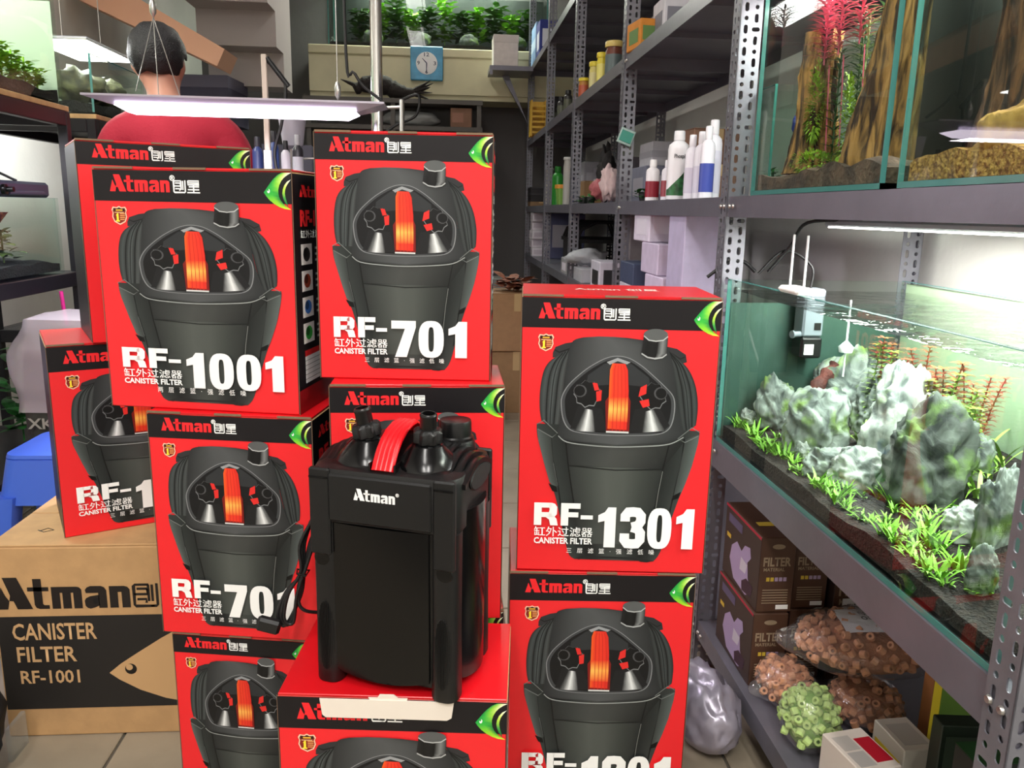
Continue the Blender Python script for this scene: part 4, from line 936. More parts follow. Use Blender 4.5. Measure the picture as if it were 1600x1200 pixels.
def soil_z(x, y): return TZ0+.035+.055*((x-TX0)/(TX1-TX0))**1.2+.012*noise.noise(Vector((x*9, y*9, 0)))
def grid_soil(name, label, x0, y0, x1, y1, zf, zb, m, nx=24, ny=50, cat='soil'):
    b = MB(); G = [[b.vert((x0+(x1-x0)*i/nx, y0+(y1-y0)*j/ny, zf(x0+(x1-x0)*i/nx, y0+(y1-y0)*j/ny)+.0025*noise.noise(Vector((i*.9, j*.9, 3))))) for i in range(nx+1)] for j in range(ny+1)]
    B = [[b.vert((x0+(x1-x0)*i/nx, y0+(y1-y0)*j/ny, zb)) for i in range(nx+1)] for j in (0, ny)]
    for a, c in zip(G, G[1:]):
        for i in range(nx): b.face((a[i], a[i+1], c[i+1], c[i]))
    for i in range(nx): b.face((B[0][i], B[0][i+1], G[0][i+1], G[0][i])); b.face((B[1][i+1], B[1][i], G[-1][i], G[-1][i+1]))
    L = [[b.vert((xx, y0+(y1-y0)*j/ny, zb)) for j in range(ny+1)] for xx in (x0, x1)]
    for j in range(ny): b.face((L[0][j+1], L[0][j], G[j][0], G[j+1][0])); b.face((L[1][j], L[1][j+1], G[j+1][-1], G[j][-1]))
    o = single(b, name, m, label, cat, None, 50); o['kind'] = 'stuff'; return o
gi = .0098
grid_soil('aquarium_soil', 'dark brown soil sloping up to the back of the long aquarium', TX0+gi, TY0+gi, TX1-gi, TY1-gi, soil_z, TZ0+.0095, M_soil)
b = MB(); n = 20; G = [[b.vert((TX0+gi+(TX1-TX0-2*gi)*i/n, TY0+gi+(TY1-TY0-2*gi)*j/(2*n), TZ1-.022+.0012*noise.noise(Vector((i*.5, j*.5, 0))))) for i in range(n+1)] for j in range(2*n+1)]
for a, c in zip(G, G[1:]):
    for i in range(n): b.face((a[i], a[i+1], c[i+1], c[i]))
w_ = single(b, 'water', M_water, 'rippled water surface near the rim of the long aquarium', 'water', None, 180); w_['kind'] = 'stuff'
# rocks ----------------------------------------------------------------------
def rock_mat(name, ca, cb, moss, amt):
    if name in MATS: return MATS[name]
    m = bpy.data.materials.new(name); m.use_nodes = True; nt = m.node_tree; bs = nt.nodes['Principled BSDF']; N = nt.nodes.new; L = nt.links.new
    tc = N('ShaderNodeTexCoord'); n1 = N('ShaderNodeTexNoise'); n1.inputs['Scale'].default_value = 14; n1.inputs['Detail'].default_value = 10; n1.inputs['Distortion'].default_value = 1.2
    r1 = N('ShaderNodeValToRGB'); r1.color_ramp.elements[0].color = srgb(*ca); r1.color_ramp.elements[1].color = srgb(*cb); r1.color_ramp.elements[0].position = .36; r1.color_ramp.elements[1].position = .64
    n2 = N('ShaderNodeTexNoise'); n2.inputs['Scale'].default_value = 22; n2.inputs['Detail'].default_value = 6; r2 = N('ShaderNodeValToRGB'); r2.color_ramp.elements[0].position = 1-amt-.08; r2.color_ramp.elements[1].position = 1-amt+.08
    mx = N('ShaderNodeMixRGB'); mx.inputs[2].default_value = srgb(*moss)
    bp = N('ShaderNodeBump'); bp.inputs['Strength'].default_value = .9; bp.inputs['Distance'].default_value = .01
    for q in (n1, n2): L(tc.outputs['Object'], q.inputs['Vector'])
    L(n1.outputs['Fac'], r1.inputs[0]); L(n2.outputs['Fac'], r2.inputs[0]); L(r2.outputs[0], mx.inputs[0]); L(r1.outputs[0], mx.inputs[1]); L(mx.outputs[0], bs.inputs['Base Color']); L(n1.outputs['Fac'], bp.inputs['Height']); L(bp.outputs[0], bs.inputs['Normal'])
    bs.inputs['Roughness'].default_value = .85
    MATS[name] = m; return m
RK_G = rock_mat('grey_seiryu_rock', (58, 66, 64), (152, 162, 154), (96, 122, 52), .42)
RK_D = rock_mat('dark_seiryu_rock', (34, 40, 38), (98, 106, 98), (84, 110, 48), .42)
RK_W = rock_mat('pale_seiryu_rock', (86, 94, 92), (200, 206, 198), (120, 142, 74), .34)
def rock(name, label, p, size, m, seed, lean=0., group='rocks in the long aquarium', sub=5, ridg=.28, cat='rock'):
    bm = bmesh.new(); bmesh.ops.create_icosphere(bm, subdivisions=sub, radius=1)
    R_ = Euler((random.uniform(-.4, .4), random.uniform(-.4, .4), seed)).to_matrix()
    for v in bm.verts:
        q = R_ @ v.co; s1 = Vector((seed*5.17, seed*2.3, seed))
        f = .92+.30*noise.noise(q*1.3+s1)+ridg*.85*(noise.ridged_multi_fractal(Vector((q.x*1.3, q.y*1.3, q.z*2.6))+s1, .85, 2.3, 6, 1., 2.)-.75)+.03*noise.noise(q*16+s1)
        c = v.co.copy(); c.z = max(c.z, -.55)
        v.co = Vector((c.x*f*size[0]+lean*c.z*size[2], c.y*f*size[1], c.z*f*size[2]))
    me = bpy.data.meshes.new(name); bm.to_mesh(me); bm.free(); me.materials.append(m); me.polygons.foreach_set('use_smooth', [True]*len(me.polygons))
    p = Vector(p); p.z += size[2]*.42
    return tag(link(name, me, None, p), label, cat, group)
def soilpt(px, py):
    z = TZ0+.06
    for _ in range(6):
        p = at(px, py, z=z); z = soil_z(min(max(p.x, TX0), TX1), p.y)
    return Vector((p.x, p.y, z))
def inside(p, mx, my):
    return Vector((min(max(p.x, TX0+gi+mx), TX1-gi-mx), min(max(p.y, TY0+gi+my), TY1-gi-my), p.z))
for i, (px, py, wpx, hpx, m, ln, lb) in enumerate((
        (1442, 778, 104, 138, RK_D, .15, 'largest dark grey rock standing at the right of the aquarium'),
        (1398, 715, 92, 140, RK_W, .1, 'pale ridged rock leaning behind the largest rock'),
        (1312, 652, 84, 100, RK_G, .12, 'brownish grey rock in the middle of the aquarium'),
        (1272, 700, 84, 92, RK_G, .1, 'mossy green grey rock left of the middle'),
        (1196, 652, 50, 72, RK_G, -.1, 'upright pale grey rock at the left end of the aquarium'),
        (1232, 618, 56, 48, RK_G, 0, 'low grey rock behind the upright pale rock'),
        (1338, 758, 74, 60, RK_W, 0, 'flat pale green rock in front of the largest rock'),
        (1360, 668, 52, 70, RK_G, 0, 'small round mossy rock beside the pale ridged rock'),
        (1185, 664, 26, 22, RK_W, 0, 'small white stone near the left end'),
        (1140, 640, 22, 22, RK_W, 0, 'small white stone in the far left corner'),
        (1160, 622, 30, 26, RK_G, 0, 'small grey stone behind the far left corner stone'),
        (1254, 713, 22, 26, RK_W, 0, 'small white stone standing before the mossy rock'),
        (1508, 838, 58, 48, RK_W, 0, 'pale stone at the right, in front of the largest rock'),
        (1524, 742, 40, 60, RK_G, .1, 'pale grey rock right of the largest rock'),
        (1548, 850, 44, 110, RK_G, .1, 'tall grey rock against the right end pane'),
        (1532, 920, 40, 60, RK_G, 0, 'mossy stone low in the right corner'),
        (1290, 740, 60, 40, RK_G, 0, 'low mossy stone at the foot of the mossy grey rock'))):
    p = soilpt(px, py); d = (p-Vector((0, 0, H))).length; s = d/F
    sz = (wpx*s*.52, wpx*s*.46, hpx*s*.66)
    rock('rock', lb, inside(p, sz[0]*.95+abs(ln)*sz[2], sz[1]*.95), sz, m, i+1, ln)
# red brown branch
b = MB(); q = inside(soilpt(1222, 650), .05, .09); P = [q+Vector((.0, .0, -.01)), q+Vector((.01, .01, .05)), q+Vector((.04, .02, .095)), q+Vector((.075, .03, .125))]
b.tube(smooth_path(P, 5), [.014+.004*math.sin(i*2.2) for i in range(16)], 10); single(b, 'driftwood_branch', mat('red_brown_wood', (96, 46, 38), .8, bump=.8, bscale=60, col2=(60, 28, 24), vscale=40), 'red brown driftwood branch between the left rocks', 'driftwood', None, 60)
# plants ---------------------------------------------------------------------
M_gr1 = mat('bright_grass', (120, 176, 52), .5, var=.25, vscale=50); M_gr2 = mat('deep_grass', (70, 118, 42), .5, var=.25, vscale=50); M_redp = mat('red_stem_leaf', (176, 74, 66), .5, col2=(130, 96, 50), vscale=40)
M_blade = mat('long_green_blade', (150, 192, 78), .45, var=.2, vscale=30)
def tuft_mesh(n, L, w, spread, m):
    b = MB()
    for i in range(n):
        a = random.uniform(0, 2*PI); leaf(b, (random.uniform(-.006, .006), random.uniform(-.006, .006), -.002), (math.cos(a)*spread, math.sin(a)*spread, 1), L*random.uniform(.55, 1), w, random.uniform(.1, .6), 4)
    return b.mesh('grass_tuft', m)
TU = [tuft_mesh(16, .036, .0032, .6, M_gr1) for _ in range(4)] + [tuft_mesh(12, .024, .0024, .9, M_gr1) for _ in range(2)]
spots = [(1195+random.uniform(-20, 22), 690+random.uniform(-16, 20)) for _ in range(7)]+[(1168, 672), (1180, 684), (1212, 712), (1225, 700), (1240, 722), (1278, 718), (1290, 728), (1272, 760), (1290, 765), (1305, 758), (1348, 775), (1352, 768), (1378, 780), (1395, 790), (1400, 800), (1425, 798), (1432, 812), (1440, 830), (1452, 822), (1445, 845), (1430, 855), (1462, 800), (1476, 792), (1450, 868), (1490, 885), (1503, 893), (1520, 905), (1528, 918), (1536, 925), (1152, 618), (1135, 615), (1165, 612), (1205, 600), (1225, 603), (1415, 838), (1385, 815), (1455, 855), (1468, 860), (1130, 648), (1148, 650), (1230, 735), (1250, 738), (1320, 772)]+[(1150+i*13, 655+i*10.2+random.uniform(-3, 6)) for i in range(26)]
for i, (px, py) in enumerate(spots):
    p = inside(soilpt(px, py), .02, .02); p.z = soil_z(p.x, p.y)
    tag(link('grass_tuft', TU[i % 6], None, p, (0, 0, i*1.7), (1+.3*(i % 3),)*3), 'small bright green grass tuft rooted in the soil of the long aquarium', 'aquatic grass', 'grass tufts in the long aquarium')
TB = [tuft_mesh(16, .055, .003, .35, M_gr2) for _ in range(3)]
for i, (px, py) in enumerate(((1128, 612), (1145, 606), (1160, 602), (1140, 622), (1175, 598), (1120, 620))):
    p = inside(soilpt(px, py), .02, .02); p.z = soil_z(p.x, p.y)
    tag(link('hairgrass_tuft', TB[i % 3], None, p, (0, 0, i)), 'dark green hairgrass tuft at the far end of the long aquarium', 'aquatic grass', 'hairgrass at the far end of the long aquarium')
for i, (px, py, L_, nb) in enumerate(((1295, 640, .09, 7), (1316, 690, .07, 6), (1368, 700, .075, 7), (1560, 705, .12, 9), (1540, 745, .09, 9), (1330, 660, .06, 8), (1420, 640, .11, 6), (1480, 560, .13, 6), (1555, 640, .15, 7), (1315, 735, .05, 4), (1302, 688, .08, 8), (1372, 742, .06, 7), (1500, 742, .1, 9), (1532, 778, .09, 10), (1562, 735, .13, 9), (1345, 690, .07, 7))):
    p = inside(soilpt(px, py), .03, .03); p.z = soil_z(p.x, p.y); b = MB()
    for k in range(nb):
        a = random.uniform(0, 2*PI); leaf(b, (random.uniform(-.008, .008), random.uniform(-.008, .008), -.003), (math.cos(a)*.5, math.sin(a)*.5, 1), L_*random.uniform(.6, 1.05), .007, random.uniform(.1, .9), 7)
    single(b, 'long_leaf_plant', M_blade, ('arching long-leaved green plant ' + ('left of the middle rock', 'between the mossy rocks', 'at the foot of the pale ridged rock', 'behind the right corner rocks', 'right of the largest rock', 'under the middle rock', 'behind the pale ridged rock', 'among the red stem plants', 'beside the right end pane', 'in front of the flat pale rock', 'close to the mossy grey rock', 'before the pale ridged rock', 'just right of the largest rock', 'arching over the right corner stones', 'nearest the right end pane', 'between the middle and the pale ridged rock')[i]), 'aquatic plant', 'long-leaved plants in the long aquarium', loc=p)
def stem_plant(p, h, m, r=.022, n=18):
    b = MB(); x = random.uniform(-.02, .02); y = random.uniform(-.02, .02)
    P = [Vector((x*t_*t_, y*t_*t_, h*t_)) for t_ in [i/n for i in range(n+1)]]; b.tube(P, .0011, 5)
    for i, q in enumerate(P[3:]):
        for k in range(6):
            a = i*.8+k*PI/3; leaf(b, q, (math.cos(a), math.sin(a), .55), r*(.75+.5*random.random()), .0058, .35, 3)
    return b
i = 0
for px, py, h_ in [(1365, 0, .17), (1379, 0, .18), (1392, 0, .16), (1447, 0, .17), (1478, 0, .17), (1493, 0, .18), (1522, 0, .17), (1372, 650, .15), (1385, 652, .17), (1398, 655, .15), (1412, 655, .13), (1440, 660, .16), (1455, 665, .15), (1470, 668, .16), (1485, 675, .15), (1500, 680, .14), (1515, 690, .15), (1528, 695, .15), (1540, 700, .16), (1550, 712, .15), (1535, 720, .13), (1508, 700, .12), (1480, 690, .12), (1460, 680, .12)]:
    x_ = .83+.027*(i % 4); p = inside(Vector((x_, at(px, 560, x=x_).y, 0)), .03, .03); p.z = soil_z(p.x, p.y)-.002
    o = single(stem_plant(p, h_, M_redp), 'red_stem_plant', M_redp if i % 4 else mat('green_stem_leaf', (110, 140, 50), .5, var=.3, vscale=40), 'feathery red stem plant at the back of the long aquarium' if i % 4 else 'feathery green stem plant at the back of the long aquarium', 'aquatic plant', 'red stem plants' if i % 4 else 'green stem plants', loc=p); i += 1
# in-tank pump on the far end pane and the lamp's clear stand ----------------------
T = thing('internal_filter', 'grey box-shaped internal filter hung inside the far end of the long aquarium', 'aquarium filter', (.76, TY1-gi-.05, .76), 0)
b = MB(); b.box(-.022, 0, .045, .022, .048, .145, ch=.004); part(b, 'motor_housing', mat('grey_plastic', (120, 128, 136), .4), T)
b = MB(); b.box(-.023, -.001, 0, .023, .048, .044, ch=.004); part(b, 'sponge_cup', M_abs, T)
b = MB(); b.lathe([(.006, 0), (.006, .016), (.008, .018), (.008, .022), (0, .022)], 14, (-.022, .01, .05), rotto((-1, -.3, 0)), cap1=False); part(b, 'outlet', mat('grey_plastic', (120, 128, 136), .4), T, 40)
b = MB(); b.box(-.016, -.0025, .008, .004, -.0012, .03); part(b, 'rating_label', M_white, T)
b = MB(); b.box(.002, -.0012, .06, .016, -.0004, .075); part(b, 'switch', M_abs, T)
b = MB(); b.tube(smooth_path([Vector((0, .03, .145)), Vector((0, .035, .19)), Vector((-.05, .06, .22)), Vector((-.1, .07, .17))]), .0028, 8); part(b, 'cord', M_rub, T, 60)
T = thing('lamp_stand', 'clear acrylic lamp stand with white foot on the aquarium rim', 'lamp stand', (.603, 1.36, TZ1+.001), 0)
b = MB(); b.box(-.018, -.04, 0, .018, .04, .012, ch=.005); part(b, 'foot', M_white, T)
for s in (-1, 1):
    b = MB(); b.tube([(0, s*.028, .012), (0, s*.028, .10)], .0022, 8); part(b, 'rod', mat('clear_rod', (226, 228, 232), .1), T, 60)
T = thing('glass_feeder', 'small glass diffuser with suction cup on the back pane of the aquarium', 'diffuser', (.75, 1.45, .80), 0)
b = MB(); b.lathe([(0, 0), (.012, .002), (.014, .012), (.006, .02), (.002, .024), (.002, .1)], 14); part(b, 'bulb', mat('frosted_glass', (220, 230, 226), .3), T, 60)
b = MB(); b.tube([(0, 0, -.045), (0, 0, 0)], .002, 6); part(b, 'pipe', mat('frosted_glass', (220, 230, 226), .3), T, 60)
b = MB(); b.tube(smooth_path([at(1105, 433, y=1.74), at(1135, 412, y=1.735), at(1160, 408, y=1.73), at(1180, 425, y=1.72)]), .004, 8); single(b, 'loose_cable', M_rub, 'black cord looping over the far rim of the long aquarium', 'cord', None, 60)
b = MB(); b.tube(smooth_path([at(1200, 425, y=1.685), at(1235, 385, y=1.66), at(1262, 348, y=1.6), Vector((.78, 1.5, 1.045))]), .0035, 8); single(b, 'loose_cable', M_rub, 'black cord running up to the LED lamp over the aquarium', 'cord', None, 60)
# upper tanks ----------------------------------------------------------------
SZ = 1.0895
def wood_mat(name, ca, cb):
    m = bpy.data.materials.new(name); m.use_nodes = True; nt = m.node_tree; bs = nt.nodes['Principled BSDF']; N = nt.nodes.new; L = nt.links.new
    tc = N('ShaderNodeTexCoord'); mp = N('ShaderNodeMapping'); mp.inputs['Scale'].default_value = (70, 70, 9); n1 = N('ShaderNodeTexNoise'); n1.inputs['Scale'].default_value = 1; n1.inputs['Detail'].default_value = 8; n1.inputs['Distortion'].default_value = .8
    r1 = N('ShaderNodeValToRGB'); r1.color_ramp.elements[0].color = srgb(*cb); r1.color_ramp.elements[1].color = srgb(*ca); r1.color_ramp.elements[0].position = .4; r1.color_ramp.elements[1].position = .62
    bp = N('ShaderNodeBump'); bp.inputs['Strength'].default_value = 1.; bp.inputs['Distance'].default_value = .012
    L(tc.outputs['Object'], mp.inputs[0]); L(mp.outputs[0], n1.inputs['Vector']); L(n1.outputs['Fac'], r1.inputs[0]); L(r1.outputs[0], bs.inputs['Base Color']); L(n1.outputs['Fac'], bp.inputs['Height']); L(bp.outputs[0], bs.inputs['Normal']); bs.inputs['Roughness'].default_value = .85
    return m
M_wood = wood_mat('weathered_driftwood', (186, 138, 78), (52, 34, 22)); M_wood2 = wood_mat('dark_driftwood', (112, 80, 54), (26, 19, 15))
M_moss = mat('bright_moss', (110, 160, 36), .8, bump=.9, bscale=120, col2=(70, 120, 30), vscale=60)
M_sand = mat('golden_gravel', (190, 150, 78), .8, bump=1., bscale=160, col2=(120, 84, 40), vscale=150)
M_bsand = mat('brown_sand', (112, 90, 74), .85, bump=.6, bscale=120, col2=(70, 56, 48), vscale=20)
U2 = (.592, 1.10, SZ+.0005, .93, 1.585, 1.46); U3 = (.592, .755, SZ+.0005, .93, 1.055, 1.49); U1 = (.63, 1.6, SZ+.0005, .86, 1.685, 1.30)
tank('driftwood_aquarium', 'tall aquarium with mossy tree trunks and pink plants on the upper shelf', *U2, g=.008)
film(bpy.data.objects['driftwood_aquarium'], (U2[3]-U2[0]+.0008, .002, .01, U2[3]-U2[0]+.0016, U2[4]-U2[1]-.002, .36), FILM_D)
tank('driftwood_aquarium', 'tall aquarium with dark roots and a yellow boulder at the right edge', *U3, g=.008)
film(bpy.data.objects['driftwood_aquarium.001'], (U3[3]-U3[0]+.0008, .002, .01, U3[3]-U3[0]+.0016, U3[4]-U3[1]-.002, .39), FILM_B)
film(bpy.data.objects['driftwood_aquarium.001'], (.02, U3[4]-U3[1]+.0008, .01, U3[3]-U3[0]-.01, U3[4]-U3[1]+.0016, .39), FILM_B)
tank('small_aquarium', 'small low aquarium beside the perforated rack post', *U1, g=.005)
for nm, lb, U, zz_, m in (('aquarium_sand', 'brown sand bed in the mossy trunk aquarium', U2, .035, M_bsand), ('aquarium_gravel', 'golden gravel bed in the boulder aquarium', U3, .04, M_sand), ('aquarium_gravel', 'golden gravel bed in the small low aquarium', U1, .03, M_sand)):
    grid_soil(nm, lb, U[0]+.009, U[1]+.009, U[3]-.009, U[4]-.009, lambda x, y, U=U, zz_=zz_: U[2]+zz_+.05*(x-U[0])+.02*noise.noise(Vector((x*14, y*14, 1))), U[2]+.0086, m, 16, 24, 'gravel')
def trunk(name, label, p, h, r, m, seed, lean=(0, 0), group='driftwood trunks', flare=.45):
    b = MB(); n = 72; R_ = []
    for j in range(41):
        t_ = j/40; rr = r*(1+flare*(1-t_)**3-.25*t_)
        ring_ = []
        for i in range(n):
            a = 2*PI*i/n; q = Vector((math.cos(a)*2.2, math.sin(a)*2.2, t_*2.2+seed*3))
            f = .72+.36*noise.ridged_multi_fractal(Vector((math.cos(a)*1.6, math.sin(a)*1.6, t_*1.5+seed*3)), .9, 2.2, 5, 1., 2.)*(.6+.4*t_)+.22*noise.noise(q)+(.25*noise.noise(Vector((math.cos(a)*3, math.sin(a)*3, seed)))*max(0, t_-.8)*5)
            ring_.append((lean[0]*t_+rr*f*math.cos(a), lean[1]*t_+rr*f*math.sin(a), h*t_-.004))
        R_.append(ring_)
    b.rings(R_); return single(b, name, m, label, 'driftwood', group, 35, loc=p)
zs = U2[2]+.042
M_mossg = mat('bright_moss_leaf', (136, 172, 46), .6, var=.4, vscale=90); M_mossd = mat('dark_moss_leaf', (58, 84, 48), .7, var=.4, vscale=90)
trunk('driftwood_log', 'weathered tan trunk at the left of the mossy aquarium', (.668, 1.50, zs), .245, .034, M_wood, 1, (.0, -.01))
trunk('driftwood_log', 'tall brown trunk at the right of the mossy aquarium', (.69, 1.275, zs), .36, .046, M_wood, 2, (.01, -.06))
trunk('driftwood_log', 'thin dark trunk behind the moss at the back of the aquarium', (.85, 1.38, zs+.01), .26, .035, M_wood2, 3)
for i, (x, y, z, r, sq, lb) in enumerate(((.64, 1.42, zs, .03, (1, 1.6, .5), 'bright green moss cushion on the sand'), (.648, 1.455, zs+.06, .014, (.8, .9, 4.), 'bright green moss clump climbing the left trunk'), (.645, 1.325, zs+.0, .013, (.7, .9, 5.2), 'narrow moss clump on the right trunk'), (.80, 1.46, zs+.0, .05, (.8, 1.3, 1.8), 'dark moss bank behind the trunks'))):
    b = MB()
    for k in range(700):
        q = Vector((random.gauss(0, 1), random.gauss(0, 1), random.gauss(0, 1))).normalized(); f = 1+.45*noise.noise(q*2.5+Vector((i*9, 0, 0)))
        base = Vector((q.x*sq[0], q.y*sq[1], (q.z+1)*sq[2]))*r*f; leaf(b, base, q+Vector((0, 0, .4)), random.uniform(.006, .012), .0035, .4, 2)
    single(b, 'moss_clump', M_mossg if i < 3 else M_mossd, lb, 'moss', 'moss clumps', loc=(x, y, z-.004))
M_pink = mat('pink_stem_leaf', (206, 92, 122), .5, var=.25, vscale=40); M_pale = mat('pale_fern', (150, 170, 120), .6, var=.25, vscale=40); M_fern = mat('deep_fern', (58, 96, 58), .6, var=.3, vscale=40)
for i, (x, y, z0_, h_, m, lb) in enumerate(((.65, 1.44, zs+.18, .14, M_pink, 'pink feathery plant at the top left of the mossy aquarium'), (.655, 1.40, zs+.19, .14, M_pink, 'pink feathery plant at the top middle of the mossy aquarium'), (.67, 1.36, zs+.2, .13, M_pink, 'pink feathery plant behind the top middle'), (.665, 1.48, zs+.2, .12, M_pink, 'pink feathery plant furthest back near the surface'),
        (.70, 1.41, zs, .24, M_fern, 'dark green fern standing behind the moss cushion'), (.68, 1.44, zs, .2, M_fern, 'dark green fern between the trunks'), (.69, 1.37, zs, .25, M_pale, 'pale green fern in the middle of the mossy aquarium'), (.74, 1.48, zs, .27, M_fern, 'dark green fern behind the left trunk'), (.72, 1.38, zs, .28, M_fern, 'dark green fern left of the tall brown trunk'))):
    b = MB(); P = [Vector((0, 0, h_*k/14)) for k in range(15)]
    if z0_ > zs+.1: b.tube([Vector((.02, .0, zs-z0_)), Vector((.01, 0, 0))], .0012, 5)
    b.tube(P, .0015, 5)
    for k, q in enumerate(P[1:]):
        for w_ in range(7):
            a = k*.7+w_*2*PI/7; leaf(b, q, (math.cos(a), math.sin(a), .5), random.uniform(.028, .048), .0052, .3, 3)
    single(b, 'feather_plant', m, lb, 'aquatic plant', 'feathery plants in the mossy aquarium', loc=(x, y, z0_-.003))
zs3 = U3[2]+.048
for i, (x, y, h_, r, ln, lb) in enumerate(((.70, .985, .335, .035, (.0, .0), 'dark root trunk at the left of the boulder aquarium'), (.74, .86, .335, .04, (0, .0), 'dark root trunk in the middle of the boulder aquarium'), (.85, .83, .33, .03, (0, .0), 'dark root trunk at the right of the boulder aquarium'))):
    trunk('driftwood_log', lb, (x, y, zs3), h_, r, M_wood2, 10+i, ln, 'dark root trunks')
for i, (p0, p1) in enumerate((((.655, .905, zs3+.02), (.66, .88, zs3+.3)), ((.65, .85, zs3+.03), (.655, .80, zs3+.3)))):
    b = MB(); p0 = Vector(p0); p1 = Vector(p1); b.tube([p0, (p0*2+p1)/3+Vector((0, .01, 0)), (p0+p1*2)/3-Vector((0, .008, 0)), p1], [.004, .005, .004, .003], 8); single(b, 'root_piece', mat('pale_root', (150, 112, 62), .8, bump=.5, bscale=80), ('pale slanting root at the left of the boulder aquarium', 'pale slanting root in front of the dark trunks')[i], 'root', 'pale slanting roots', 60)
rock('boulder', 'rounded yellow brown boulder in the right-hand upper aquarium', (.645, .90, zs3-.008), (.034, .07, .04), rock_mat('yellow_boulder', (120, 88, 40), (186, 148, 74), (150, 120, 50), .3), 61, 0, None, ridg=.1)
for i, (x, y, r) in enumerate(((.64, .95, .014), (.635, .915, .012), (.65, .975, .011), (.625, .80, .012), (.63, .885, .01))):
    rock('pebble', ('round tan pebble left of the boulder, largest of its group', 'round tan pebble next to the largest one', 'tan pebble in the far left gravel corner', 'tan pebble right of the boulder', 'smallest tan pebble left of the boulder')[i], (x, y, zs3-.004), (r, r, r*.8), rock_mat('tan_pebble', (150, 112, 60), (206, 168, 104), (170, 130, 70), .3), 70+i, 0, 'tan pebbles', 2, .05, 'pebble')
trunk('driftwood_log', 'thin mossy trunk inside the small low aquarium', (.72, 1.65, U1[2]+.03), .16, .014, M_wood2, 21, (0, 0), None)
lump('aquarium_ornament', 'deep blue ornament inside the small low aquarium', (.70, 1.625, U1[2]+.11), .018, (44, 50, 140), 77, None, 'ornament', (1, .7, 1.6), .3, 2)
bush('aquatic_plant', 'small green leafy plant in the small low aquarium', (.655, 1.64, U1[2]+.03), .022, .03, M_leafd, 18, .012, None, 'aquatic plant')
led_bar('led_lamp', 'white LED lamp under the top shelf over the mossy aquarium', (.76, 1.36, 1.503), .46, .1, 9, (1, 1, .96), 8.)
led_bar('led_lamp', 'white LED lamp under the top shelf over the boulder aquarium', (.76, .91, 1.508), .3, .1, 11, (1, .97, .9), 9.)
# ================================================================ left side: cartons, stool, bale
M_kraft = mat('kraft_card', (186, 146, 100), .75, var=.06, vscale=25, bump=.05, bscale=90)
M_kblk = mat('black_flexo_ink', (26, 22, 20), .6)
cx0, cx1, cy0, ch_ = -.872, -.34, 1.503, .4095
T = thing('shipping_carton', 'large brown shipping carton with black lettered band and fish emblem on the floor', 'carton', (cx0, cy0, 0)); cw = cx1-cx0
b = MB(); b.box(0, 0, 0, cw, .34, ch_-.004, ch=.003); part(b, 'carton', M_kraft, T)
b = MB(); b.box(.001, .001, ch_-.004, cw-.001, .168, ch_, ch=.001); part(b, 'flap', M_kraft, T)
b = MB(); b.box(.001, .172, ch_-.004, cw-.001, .339, ch_, ch=.001); part(b, 'flap', M_kraft, T)
b = MB(); b.box(.004, -.0007, .062, cw-.004, 0, .262); part(b, 'black_band', M_kblk, T)
link('brand_word', ATMAN_BLACK, T, (.004, -.0006, .278), None, (.0655, 1, .066))
link('brand_signs', two_signs((34, 28, 26)), T, (.262, -.0006, .278), None, (.05, 1, .05))
M_kink = mat('kraft_lettering', (198, 158, 112), .7)
for s_, x, z, w_, h_ in (('CANISTER', .03, .212, .158, .036), ('FILTER', .034, .165, .112, .033), ('RF-1001', .036, .118, .112, .029)):
    link('lettering', text_mesh(s_, M_kink, .018, 1, (1, 1)), T, (x, -.0012, z), None, (w_, 1, h_))
k = Ink(); O = [(1, 1.), (.8, .9), (.55, .76), (.3, .6), (.12, .48), (0, .38), (.1, .3), (.3, .18), (.55, .08), (.8, .02), (1., 0)]
k.shape(O, (198, 158, 112)); k.shape(ell(.22, .42, .06, .06, 16), (26, 22, 20)); k.shape(ell(.205, .44, .035, .035, 14), (198, 158, 112))
link('fish_emblem', k.done('fish_emblem'), T, (.205, -.0011, .064), None, (.19, 1, .194))
b = MB(); b.tube([(.06, .075, ch_), (.075, .065, ch_), (.09, .075, ch_), (.075, .085, ch_), (.065, .07, ch_)], .0012, 5); part(b, 'pen_mark', M_kblk, T)
# black bin bag and a strip of acrylic beside the carton
lump('bin_bag', 'black crumpled plastic bag at the bottom left edge', (-.885, 1.36, 0), .13, (26, 25, 28), 51, None, 'bag', (.62, .62, .95), .45, 2.5)
b = MB(); b.box(-.004, -.03, 0, .004, .03, .07); single(b, 'acrylic_strip', clear('acrylic', (.9, .93, .93), 1, .02, .15, (.8, .82, .84)), 'clear acrylic strip leaning by the brown carton', 'acrylic sheet', loc=(-.83, 1.455, 0))
# blue stool
T = thing('plastic_stool', 'blue plastic stool behind the brown carton', 'stool', (-.955, 2.03, 0))
M_blue = mat('blue_plastic', (62, 104, 214), .4)
b = MB(); b.rings([ring(.19, .22, .03, .445), ring(.2, .23, .035, .452), ring(.195, .225, .035, .46), ring(.17, .2, .03, .4615)]); part(b, 'seat', M_blue, T, 40)
b = MB(); b.rings([ring(.235, .255, .03, .34), ring(.2, .23, .035, .449)], cap0=False); part(b, 'apron', M_blue, T, 40)
for sx in (-1, 1):
    for sy in (-1, 1):
        b = MB(); b.rings([[(sx*.135+x, sy*.13+y, 0) for x, y in rrect(.05, .05, .01, 2)], [(sx*.098+x, sy*.108+y, .36) for x, y in rrect(.06, .06, .012, 2)]]); part(b, 'leg', M_blue, T, 40)
